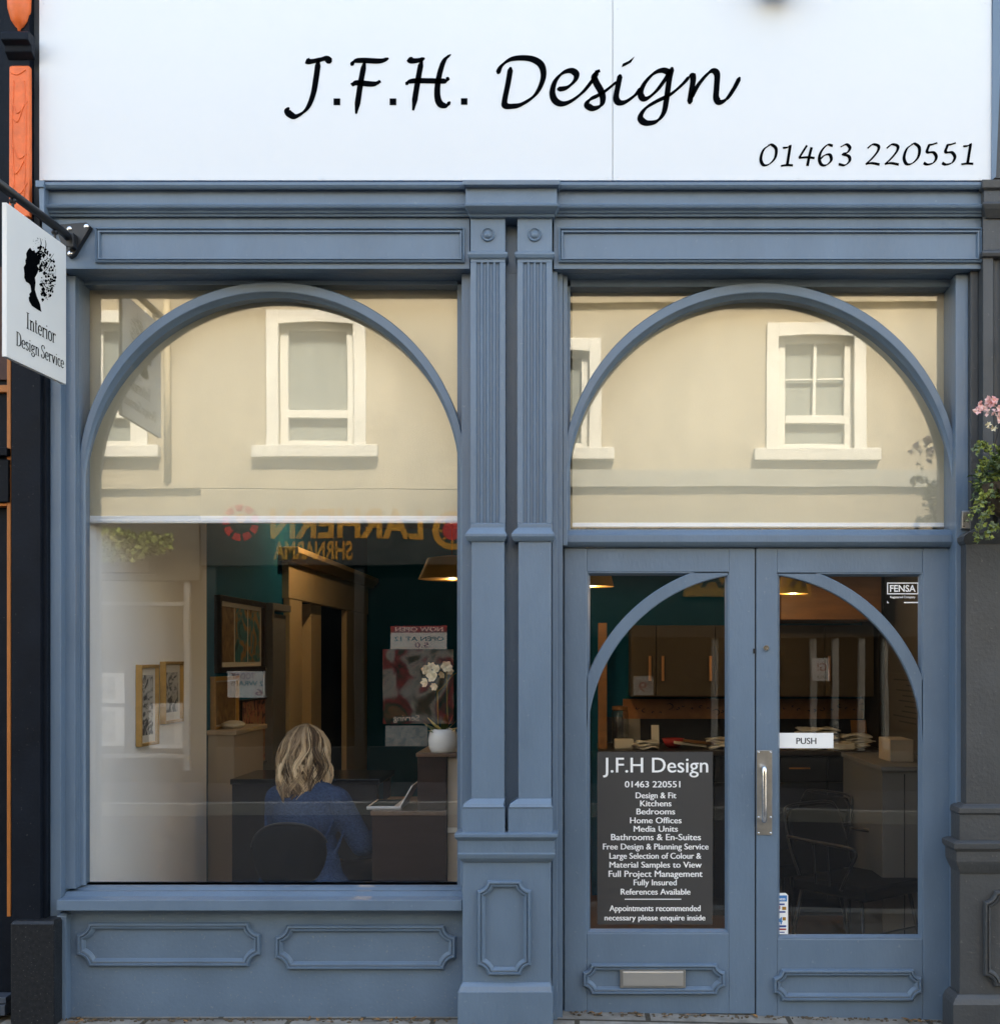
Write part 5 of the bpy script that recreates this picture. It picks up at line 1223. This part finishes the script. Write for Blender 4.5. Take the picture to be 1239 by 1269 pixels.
bu = thing('kitchen_base_unit', 'dark navy kitchen base units with black worktop behind the doors', 'cupboard', (X(930, 2.2), 2.2, -.03))
bd0 = 2.2; zw = Z(930, bd0)
b = B(); b.box(X(745, bd0), X(1095, bd0), bd0 + .02, 2.85, -.03, zw - .03); b.obj('carcass', 'navy_cab', bu)
b = B(); b.box(X(742, bd0), X(1097, bd0), bd0 - .02, 2.85, zw - .03, zw); b.obj('worktop', 'worktop', bu, bevel=.003)
for i in range(5):
    a, c = 745 + 70 * i, 745 + 70 * (i + 1); q = B(); q.box(X(a + .6, bd0), X(c - .6, bd0), bd0, bd0 + .018, .08, zw - .2); q.obj('door', 'navy_cab', bu, bevel=.002)
    q = B(); q.box(X(a + .6, bd0), X(c - .6, bd0), bd0, bd0 + .018, zw - .19, zw - .04); dw = q.obj('drawer', 'navy_cab', bu, bevel=.002)
    q = B(); q.tube([(X(a + 22, bd0), bd0 - .02, zw - .11), (X(c - 22, bd0), bd0 - .02, zw - .11)], .005, 6); q.obj('handle', 'copper', dw)
b = B(); b.box(X(742, 2.83), X(1097, 2.83), 2.835, 2.85, zw, Z(889, 2.83)); b.obj('upstand', 'navy_cab', bu)
b = B(); b.box(X(1086, kd), X(1096, kd), kd - .05, 2.85, -.03, 2.2); b.obj('end_panel', 'dark', bu)
def wz(px, d_): return X(px, d_)
def crumple(b, c, r, seed, n=16, m=10, amp=.28):
    rr = random.Random(seed); k0 = len(b.v); b.ball(c, r, n, m); ph = [rr.uniform(0, 6) for _ in range(6)]
    for i in range(k0, len(b.v)):
        p = Vector(b.v[i]) - Vector(c); f = 1 + amp * (math.sin(38 * p.x + ph[0]) * math.sin(31 * p.y + ph[1]) + .6 * math.sin(70 * p.z + 40 * p.x + ph[2])) * .6
        q = Vector(c) + p * f; q.z = max(q.z, c[2] - r[2]); b.v[i] = tuple(q)
cl = [('wrapped_parcel', 'cream wrapped parcel at the near end of the black worktop', 'parcel', 775, 2.35, (.06, .05, .035), 'mount'), ('cloth_bundle', 'white crumpled cloth on the black worktop behind the left-hand door', 'cloth', 800, 2.3, (.085, .07, .045), 'mount'),
      ('cloth_bundle', 'pale grey crumpled cloth on the worktop near the meeting stiles of the doors', 'cloth', 894, 2.35, (.09, .07, .05), 'mount'), ('cloth_bundle', 'long white cloth bundle on the worktop above the PUSH plate', 'cloth', 1010, 2.35, (.12, .08, .05), 'mount'),
      ('cloth_bundle', 'dark crumpled cloth on the worktop left of the PUSH plate', 'cloth', 975, 2.4, (.07, .06, .06), 'oakboard'), ('cloth_bundle', 'cream folded cloths on the worktop next to the end panel', 'cloth', 1055, 2.38, (.10, .08, .055), 'mount')]
def folded(b, cx, cy_, z0, w, dp_w, n, seed, th=.008):
    q = random.Random(seed); z = z0 + .001
    for k in range(n):
        nx, ny = 14, 4; ph = q.uniform(0, 6); a = q.uniform(-.25, .25); ww = w * q.uniform(.75, 1.1); ox = q.gauss(0, w * .12); amp = q.uniform(.003, .009); vs = []; t_ = th * q.uniform(.7, 1.6)
        for lay in (0, 1):
            for i_ in range(nx + 1):
                for j_ in range(ny + 1):
                    u = (i_ / nx * 2 - 1) * ww; v = (j_ / ny * 2 - 1) * dp_w
                    edge = 1 - max(0, abs(i_ / nx * 2 - 1) - .8) * 3
                    vs.append((cx + ox + u * math.cos(a) - v * math.sin(a), cy_ + v * math.cos(a) + u * math.sin(a), z + amp * (1 + math.sin(ph + 3.4 * i_ / nx * 2 + j_)) + lay * t_ * (.4 + .6 * edge)))
        m_ = (nx + 1) * (ny + 1); fs = []
        for lay in (0, 1):
            for i_ in range(nx):
                for j_ in range(ny):
                    a_ = lay * m_ + i_ * (ny + 1) + j_; fs.append((a_, a_ + 1, a_ + ny + 2, a_ + ny + 1))
        for i_ in range(nx):
            for j_ in (0, ny): a_ = i_ * (ny + 1) + j_; fs.append((a_, a_ + ny + 1, a_ + ny + 1 + m_, a_ + m_))
        for j_ in range(ny):
            for i_ in (0, nx): a_ = i_ * (ny + 1) + j_; fs.append((a_, a_ + 1, a_ + 1 + m_, a_ + m_))
        b.add(vs, fs); z += t_ + amp * 1.1
for i, (nm, lb, ct, px, d_, r, mm) in enumerate(cl):
    b = B()
    if nm == 'wrapped_parcel': b.box(X(px, d_) - .07, X(px, d_) + .05, d_ - .05, d_ + .05, zw + .001, zw + .06); o_ = b.obj(nm, mm, None, bevel=.006)
    else: folded(b, X(px, d_), d_, zw, r[0], r[1], [0, 3, 4, 7, 4, 6][i], 40 + i); o_ = b.obj(nm, mm, None, smooth=True)
    tag(o_, lb, ct)
for i, (px, hgt, w_, lean, mm, lb) in enumerate(((783, .17, .11, .05, 'grey_cab', 'grey sample panel leaning against the splashback beside the storage jar'), (812, .13, .05, .03, 'paper', 'narrow white leaflet leaning against the splashback under the copper handles'), (1066, .16, .10, .06, 'oakboard', 'small oak panel leaning against the splashback near the end panel'), (1030, .12, .07, .05, 'navy_cab', 'dark colour sample leaning against the splashback above the cream tile'))):
    xc = X(px, 2.62); b = B(); b.prism([(xc - w_ / 2, 2.62, zw + .001), (xc + w_ / 2, 2.62, zw + .001), (xc + w_ / 2, 2.62 + lean, zw + hgt), (xc - w_ / 2, 2.62 + lean, zw + hgt)], [(xc - w_ / 2, 2.632, zw + .001), (xc + w_ / 2, 2.632, zw + .001), (xc + w_ / 2, 2.632 + lean, zw + hgt), (xc - w_ / 2, 2.632 + lean, zw + hgt)])
    tag(b.obj('colour_sample', mm, None), lb, 'panel')
t = thing('bowl', 'small red bowl on the black worktop behind the left-hand door', 'bowl', (X(834, 2.4), 2.4, zw)); b = B(); b.lathe([(.03, .001), (.05, .015), (.072, .06), (.067, .06), (.045, .02), (0, .012)], (X(834, 2.4), 2.4, zw), 24); b.obj('bowl_body', 'red', t, smooth=True)
t = thing('glass_jar', 'tall clear storage jar on the worktop beside the oak board', 'jar', (X(768, 2.45), 2.45, zw)); b = B(); b.lathe([(.05, .001), (.055, .01), (.055, .22), (.045, .24), (.045, .235), (.05, .215), (.05, .012), (0, .01)], (X(768, 2.45), 2.45, zw), 24); b.obj('jar_body', 'door_glass', t, smooth=True); b = B(); b.lathe([(.05, .24), (.05, .262), (0, .265)], (X(768, 2.45), 2.45, zw), 20); b.obj('lid', 'oakboard', t)
for i, (px, a, mm, lb) in enumerate(((855, .5, 'mount', 'slim pale sample board lying across the worktop behind the left-hand door'), (868, .35, 'oakboard', 'slim oak sample board lying on the worktop near the door meeting line'))):
    c = Vector((X(px, 2.35), 2.35, zw + .012 + i * .012)); b = B(); b.box(-.12, .12, -.03, .03, -.008, .008); b.xform(lambda p: Vector((c.x + p.x * math.cos(a), c.y + p.y + .3 * p.x, c.z + p.z - p.x * .12 + .015))); tag(b.obj('sample_board', mm, None, bevel=.002), lb, 'board')
for i, (px, py0, w, hgt, mm, lb) in enumerate(((1000, 0, .16, .035, 'mount', 'stack-bottom white sample tile on the worktop behind the PUSH plate'), (1006, 0, .14, .03, 'grey_cab', 'grey sample tile lying over the white one behind the PUSH plate'), (1040, 0, .17, .04, 'mount', 'cream sample tile on the worktop right of the PUSH plate'))):
    d_ = 2.28; z0_ = zw + (.036 if i == 1 else 0); b = B(); b.box(X(px, d_) - w / 2, X(px, d_) + w / 2, d_ - .05, d_ + .07, z0_ + .001, z0_ + hgt); tag(b.obj('sample_tile', mm, None, bevel=.004), lb, 'tile')
ob = tag(B().box(X(741, 2.3), X(752, 2.3), 2.3, 2.34, zw, Z(772, 2.3)).obj('oak_board', 'oakboard', None, bevel=.004), 'tall orange-brown oak board standing on the worktop by the left-hand door edge', 'board')
wb = tag(B().box(X(968, 2.05), X(1092, 2.05), 2.05, 2.8, Z(768, 2.05), 2.94).obj('ceiling_bulkhead', 'oakboard', None, bevel=.004), 'brown wooden bulkhead above the kitchen display behind the right-hand door', 'bulkhead')
# tall cabinet by the right wall
tc_ = thing('tall_cabinet', 'grey side cabinet standing inside by the right-hand door', 'cabinet', (1.77, 1.3, -.03)); z_ = Z(950, .95)
b = B(); b.box(X(1093, .95), 1.94, .95, 1.85, -.03, z_ - .025); b.obj('body', 'grey_cab', tc_, bevel=.003); b = B(); b.box(X(1091, .95), 1.945, .93, 1.87, z_ - .025, z_); b.obj('top', 'grey_cab', tc_, bevel=.003)
b = B(); b.box(X(1120, .95), X(1121, .95), .945, .95, .05, z_ - .04); b.obj('door_gap', 'dark', tc_)
bx_ = tag(B().box(X(1103, 1.2), X(1132, 1.2), 1.2, 1.45, z_, z_ + .12).obj('storage_box', 'beige', None, bevel=.004), 'beige box on top of the grey side cabinet', 'box')
nt_ = thing('wall_notice', 'grey printed notice on the inside wall above the grey side cabinet', 'notice', (1.945, 1.9, Z(905, 1.9))); b = B(); b.box(1.935, 1.949, 1.55, 2.25, Z(905, 1.9), Z(835, 1.9)); b.obj('sheet', 'plaster', nt_)
b = B(); r7 = random.Random(2)
for i in range(9): yy = 1.62 + .03 * r7.random(); b.box(1.9345, 1.935, yy, yy + r7.uniform(.2, .5), Z(842 + i * 6.5, 1.9) - .008, Z(842 + i * 6.5, 1.9)); 
b.obj('printed_lines', 'ink', nt_)
# metal armchairs
def armchair(px, dd_, yaw, label, grp='black metal armchairs inside the doors'):
    cx, c_y = X(px, dd_), dd_
    t = thing('armchair', label, 'chair', (cx, c_y, -.03), grp)
    def tr(p):
        p = Vector(p); ca, sa = math.cos(yaw), math.sin(yaw); return Vector((cx + p.x * ca - p.y * sa, c_y + p.x * sa + p.y * ca, p.z - .03))
    b = B(); b.levels([(.40, -.22, .22, -.24, .20), (.41, -.235, .235, -.255, .215), (.455, -.235, .235, -.255, .215), (.468, -.215, .215, -.235, .20)]); b.xform(tr).obj('seat', 'chair_black', t, bevel=.006)
    b = B(); b.levels([(.47, -.20, .20, .19, .225), (.60, -.215, .215, .225, .255), (.76, -.20, .20, .275, .30), (.80, -.16, .16, .29, .312)]); b.xform(tr).obj('backrest', 'chair_black', t, bevel=.008)
    for s_ in (-1, 1):
        b = B(); b.tube(catmull([(.235 * s_, -.10, .44), (.25 * s_, -.17, .56), (.26 * s_, -.21, .635), (.262 * s_, -.16, .66), (.262 * s_, .05, .665), (.25 * s_, .24, .67)], 8), .0095, 8); ar = b.xform(tr).obj('armrest', 'black_metal', t, smooth=True)
        for y_ in (-.03, .06):
            b = B(); b.tube([(.24 * s_, y_, .45), (.26 * s_, y_, .66)], .006, 6); b.xform(tr).obj('spindle', 'black_metal', ar)
    for sx, sy in ((-1, -1), (1, -1), (-1, 1), (1, 1)):
        b = B(); b.tube([(.19 * sx, .19 * sy, .405), (.245 * sx, .25 * sy, .0)], .011, 8, .009); b.xform(tr).obj('leg', 'black_metal', t, smooth=True)
    b = B(); b.tube([(-.215, -.215, .22), (.215, -.215, .22)], .006, 6); b.xform(tr).obj('stretcher', 'black_metal', t)
    b = B(); b.tube(catmull([(-.205, .20, .47), (-.225, .25, .62), (-.205, .30, .78), (-.15, .315, .815), (0, .318, .82), (.15, .315, .815), (.205, .30, .78), (.225, .25, .62), (.205, .20, .47)], 6), .007, 6); b.xform(tr).obj('back_frame', 'black_metal', t, smooth=True)
armchair(1060, .98, math.radians(38), 'black metal armchair with padded seat, just inside the right-hand door')
armchair(975, 1.6, math.radians(-60), 'second black armchair half hidden behind the right-hand door sticker')

# ================================================================= ACROSS THE ROAD (seen reflected in the glass)
OY = -9.5; GY = .189; FF = (D + 2 * GY - OY) / D
def RX(px): return (px - VX) * S * FF
def RZ(py): return CAMZ - (py - VY) * S * FF
op = thing('cream_building', 'cream rendered terrace with white sash windows, across the road and reflected in the glass', 'building', (0, OY, 0))
wins = [(-168, 385, 553), (122, 385, 553), (392, 385, 553), (684, 420, 556), (1010, 402, 558), (1310, 402, 558)]
b = B(); zt0, zb0 = 6.5, -.3; xs = [RX(-700)]
for c, y0_, y1_ in wins: xs += [RX(c - 46), RX(c + 46)]
xs.append(RX(1900))
for i in range(0, len(xs), 2): b.box(xs[i], xs[i + 1], OY - .3, OY, RZ(600), zt0)
for c, y0_, y1_ in wins: b.box(RX(c - 46), RX(c + 46), OY - .3, OY, RZ(y0_ + 14), zt0); b.box(RX(c - 46), RX(c + 46), OY - .3, OY, RZ(600), RZ(y1_))
b.box(RX(-700), RX(1900), OY - .3, OY - .02, -.3, RZ(600))
b.obj('wall', 'cream_wall', op)
b = B(); b.prism_x([(OY + .12, 6.5), (OY - 8, 6.5), (OY - 3.8, 7.3)], RX(-700), RX(1900)); b.obj('roof', 'slate', op)
b = B(); b.box(RX(600), RX(1900), OY, OY + .07, RZ(377), RZ(366)); b.obj('string_course', 'cream_wall', op); b = B(); b.box(RX(-700), RX(1900), OY, OY + .1, 6.4, 6.5); b.obj('eaves_course', 'cream_wall', op)
b = B(); b.box(RX(-700), RX(640), OY, OY + .06, RZ(606), RZ(599)); b.obj('string_course', 'cream_wall', op)
b = B(); b.box(RX(640), RX(1900), OY, OY + .06, RZ(604), RZ(583)); b.obj('string_course', 'grey_band', op)
for k_, (c, y0_, y1_) in enumerate(wins):
    x0_, x1_ = RX(c - 61), RX(c + 61); xi0, xi1 = RX(c - 46), RX(c + 46); zT, zB = RZ(y0_), RZ(y1_)
    w_ = B(); w_.box(x0_, xi0, OY, OY + .05, zB, zT); w_.box(xi1, x1_, OY, OY + .05, zB, zT)
    n = 12; zi = RZ(y0_ + 17); poly = [(xi0, zT), (xi1, zT), (xi1, zi)] + [(xi1 + (xi0 - xi1) * j / n, zi + .022 * math.sin(math.pi * j / n)) for j in range(1, n)] + [(xi0, zi)]
    w_.prism_y(poly, OY - .001, OY + .05)
    wo_ = w_.obj('window', 'stone_white', op, bevel=.008)
    q = B(); q.box(RX(c - 77), RX(c + 77), OY, OY + .13, RZ(y1_ + 15), zB); q.obj('sill', 'stone_white', wo_, bevel=.01)
    q = B(); ym = RZ(y0_ + (y1_ - y0_) * .755)
    q.box(xi0, xi0 + .1, OY - .14, OY - .06, zB, zi + .06); q.box(xi1 - .1, xi1, OY - .14, OY - .06, zB, zi + .06); q.box(xi0 + .1, xi1 - .1, OY - .14, OY - .06, zi - .05, zi + .06); q.box(xi0 + .1, xi1 - .1, OY - .14, OY - .06, zB, zB + .08); q.box(xi0 + .1, xi1 - .1, OY - .14, OY - .05, ym - .05, ym + .05)
    if k_ in (1, 3, 4): q.box((xi0 + xi1) / 2 - .02, (xi0 + xi1) / 2 + .02, OY - .13, OY - .07, ym, zi)
    if k_ == 4: q.box(xi0 + .1, xi1 - .1, OY - .12, OY - .08, (ym + zi) / 2 - .012, (ym + zi) / 2 + .012)
    q.obj('frame', 'stone_white', wo_, bevel=.006)
    q = B(); q.box(xi0, xi1, OY - .2, OY - .15, zB, zi + .06); q.obj('pane', 'curtain_glass', wo_)
# downpipe
dp_ = thing('downpipe', 'cream painted downpipe on the reflected cream building', 'pipe', (RX(209), OY + .05, RZ(600)))
b = B(); b.tube([(RX(209), OY + .06, RZ(598)), (RX(209), OY + .06, 6.4)], .045, 10); b.obj('pipe', mat('pipe_paint', (.42, .36, .25), .6), dp_, smooth=True)
# --- shawarma shop
sw = thing('takeaway_shop', 'charcoal takeaway shopfront with mustard lettering, across the road and seen only in reflection', 'shop', (RX(440), OY, 0))
b = B(); b.box(RX(252), RX(640), OY - .02, OY + .12, RZ(702), RZ(646)); b.obj('fascia', 'charcoal', sw, bevel=.01)
b = B(); b.box(RX(252), RX(640), OY - .02, OY + .119, RZ(646), RZ(608)); b.obj('fascia_board', 'cream_wall', sw, bevel=.01)
b = B(); b.box(RX(252), RX(270), OY - .02, OY + .08, -.1, RZ(702)); b.box(RX(620), RX(640), OY - .02, OY + .08, -.1, RZ(702)); b.box(RX(440), RX(452), OY - .02, OY + .08, -.1, RZ(702)); b.box(RX(270), RX(620), OY - .02, OY + .06, -.1, RZ(925)); b.objs('shop_frame', 'charcoal', sw, bevel=.01)
b = B(); b.box(RX(270), RX(620), OY - .02, OY, RZ(925), RZ(702)); b.obj('glass', mat('dark_shop_glass', (.006, .008, .009), .05), sw)
op_put = lambda yy: (lambda u, v, h: (u, yy + h, v))
def otext(b, body, px0, px1, py_b, py_c, yy, bold=.0, spacing=1.0):
    text(b, body, RX(px0), RX(px1), RZ(py_b), RZ(py_c) - RZ(py_b), op_put(yy), spacing, mirror=True, bold=bold)
b = B(); otext(b, 'LARHERN', 338, 526, 668, 634, OY + .125, .03); otext(b, 'SHRNARMA', 342, 439, 694, 674, OY + .125, .03); b.obj('lettering', 'yellow', sw)
b = B()
def ring(b, px, py, r0_, r1_, a0, a1, yy, n=24):
    vs = []; fs = []
    for i in range(n + 1):
        a = a0 + (a1 - a0) * i / n
        for r in (r0_, r1_): vs.append((RX(px) + r * math.cos(a), yy, RZ(py) + r * math.sin(a)))
    for i in range(n): fs.append((2 * i, 2 * i + 1, 2 * i + 3, 2 * i + 2))
    b.add(vs, fs)
for j in range(9): ring(b, 302, 650, .14, .225, j * .698, j * .698 + .52, OY + .124, 6)
ring(b, 562, 658, 0, .12, 0, 6.283, OY + .124); b.obj('emblem', 'red', sw)
b = B(); ring(b, 562, 658, .17, .25, 0, 6.283, OY + .124); ring(b, 302, 645, 0, .06, 0, 6.283, OY + .124)
for j in range(8): a = j * .785; ring(b, 562 + 14 * math.cos(a), 658 + 14 * math.sin(a), 0, .02, 0, 6.283, OY + .1245, 8)
b.obj('emblem', 'yellow', sw)
def poster(px0, px1, py0, py1, label, lines, mm='paper', name='poster', art=None, yy=OY + .012):
    t = thing(name, label, 'poster', (RX((px0 + px1) / 2), yy, RZ(py1)))
    b = B(); b.box(RX(px0), RX(px1), yy, yy + .008, RZ(py1), RZ(py0)); b.obj('sheet', mm, t)
    for (body, a, c, e, f, m2) in lines:
        b = B(); otext(b, body, a, c, e, f, yy + .009, .01); b.obj('lettering', m2, t)
    return t
pc = poster(485, 554, 776, 804, 'white price card with red heading above the food poster, reflected beside the orchid', [('OPEN AT 12', 490, 550, 794, 789, 'ink'), ('5.0', 515, 532, 802, 796, 'red')])
b = B(); b.box(RX(485), RX(554), OY + .02, OY + .0215, RZ(784), RZ(776)); b.obj('heading', 'red', pc)
b = B(); otext(b, 'NOW OPEN', 491, 549, 782.5, 777.5, OY + .023, .01); b.obj('lettering', 'white_print', pc)
poster(475, 562, 804, 897, 'large dark food poster in the takeaway window, reflected behind the orchid', [('Serving', 488, 520, 893, 886, 'white_print')], 'art_food')
poster(478, 530, 899, 955, 'pale grey board with a yellow strip under the food poster, reflected above the laptop', [], 'pale_art')
poster(283, 328, 832, 866, 'white price card with red heading, reflected below the three-panel picture', [('TODAY', 288, 316, 842, 835, 'red'), ('2 WRAPS', 287, 326, 851, 845, 'ink'), ('6', 316, 325, 863, 855, 'red')])
# --- pale shop further along
ps = thing('white_shop_front', 'pale shopfront with white glazing bars across the road, reflected in the display window', 'shop', (RX(0), OY, 0))
b = B(); b.box(RX(-420), RX(250), OY - .02, OY + .1, RZ(720), RZ(640)); b.box(RX(-420), RX(250), OY - .02, OY + .05, -.1, RZ(1000)); b.obj('fascia', mat('olive_shop_paint', (.055, .052, .04), .6), ps, bevel=.01)
b = B()
for px in (-420, -180, 60, 230): b.box(RX(px), RX(px + 7), OY - .02, OY + .07, RZ(955), RZ(690))
for py in (746, 935): b.box(RX(-420), RX(237), OY - .02, OY + .065, RZ(py + 5), RZ(py)); 
b.objs('glazing_bar', mat('off_white_bar', (.30, .30, .29), .6), ps, bevel=.006)
b = B(); b.box(RX(-420), RX(250), OY - .02, OY - .005, RZ(1000), RZ(690)); b.obj('glass', mat('brown_shop_glass', (.03, .026, .02), .08), ps)
for i, (a, c, e, f, lb) in enumerate(((110, 155, 835, 872, 'upper faded print reflected on the white side wall, left of the gold frames'), (109, 154, 877, 925, 'tall faded print reflected on the white side wall, lower left of the frames'), (186, 228, 872, 928, 'faded print reflected on the white side wall, just under the gold frames'))):
    t = poster(a, c, e, f, lb, [], 'paper'); q = B(); mx_ = (c - a) * .25; q.box(RX(a + mx_), RX(c - mx_), OY + .02, OY + .022, RZ(f - 5), RZ(e + 5)); q.obj('print', 'pale_art', t)
# --- yellow sign shop
ys = thing('corner_shop_front', 'dark shopfront with a yellow lettered board across the road, reflected in the doors', 'shop', (RX(950), OY, 0))
b = B(); b.box(RX(640), RX(1600), OY - .02, OY + .1, RZ(790), RZ(680)); b.box(RX(640), RX(1600), OY - .02, OY + .06, -.1, RZ(930)); b.obj('fascia', 'charcoal', ys, bevel=.01)
b = B()
for px in (640, 880, 1001, 1028, 1060, 1090, 1240, 1420, 1590): b.box(RX(px), RX(px + 8), OY - .02, OY + .07, RZ(930), RZ(790))
b.objs('glazing_bar', 'grey_band', ys, bevel=.006)
b = B(); b.box(RX(640), RX(1600), OY - .02, OY - .005, RZ(930), RZ(790)); b.obj('glass', mat('deep_shop_glass', (.008, .008, .008), .06), ys)
yb = thing('yellow_sign_board', 'yellow board with black letters across the road, reflected high in the left-hand door', 'sign', (RX(920), OY + .13, RZ(741)))
b = B(); b.box(RX(845), RX(1001), OY + .10, OY + .14, RZ(740), RZ(702)); b.obj('board', 'dull_yellow', yb, bevel=.004)
b = B(); otext(b, 'KEBARA', 866, 995, 728, 706, OY + .1405, .03); b.obj('lettering', 'ink', yb)
poster(1003, 1024, 816, 845, 'small white notice reflected at the centre of the right-hand door', [('G!', 1009, 1020, 832, 822, 'red'), ('SALE', 1008, 1021, 842, 838, 'ink')], yy=OY + .072)
poster(783, 808, 838, 862, 'small printed flyer reflected in the left-hand door under the cupboard handles', [('9', 790, 800, 858, 846, 'red')], 'pale_art')

sb = thing('shrub', 'yellowish green shrub spilling over the pale shop fascia across the road', 'plant', (RX(165), OY + .3, RZ(705)))
b = B(); r8 = random.Random(4)
for i in range(900):
    a = r8.uniform(0, 6.28); q = r8.random() ** .5; k_ = 1 + .3 * math.sin(3 * a + 1)
    leaf(b, (RX(165) + .5 * q * k_ * math.cos(a), OY + .3 + r8.gauss(0, .08), RZ(680) + .23 * q * k_ * math.sin(a)), (r8.gauss(0, 1), r8.gauss(.5, 1), r8.gauss(0, 1)), r8.uniform(.04, .08), r8.uniform(.02, .035))
b.obj('foliage', 'leaf_lime', sb)
b = B(); b.box(RX(130), RX(200), OY + .18, OY + .42, RZ(712), RZ(700)); b.obj('trough', 'walnut', sb)
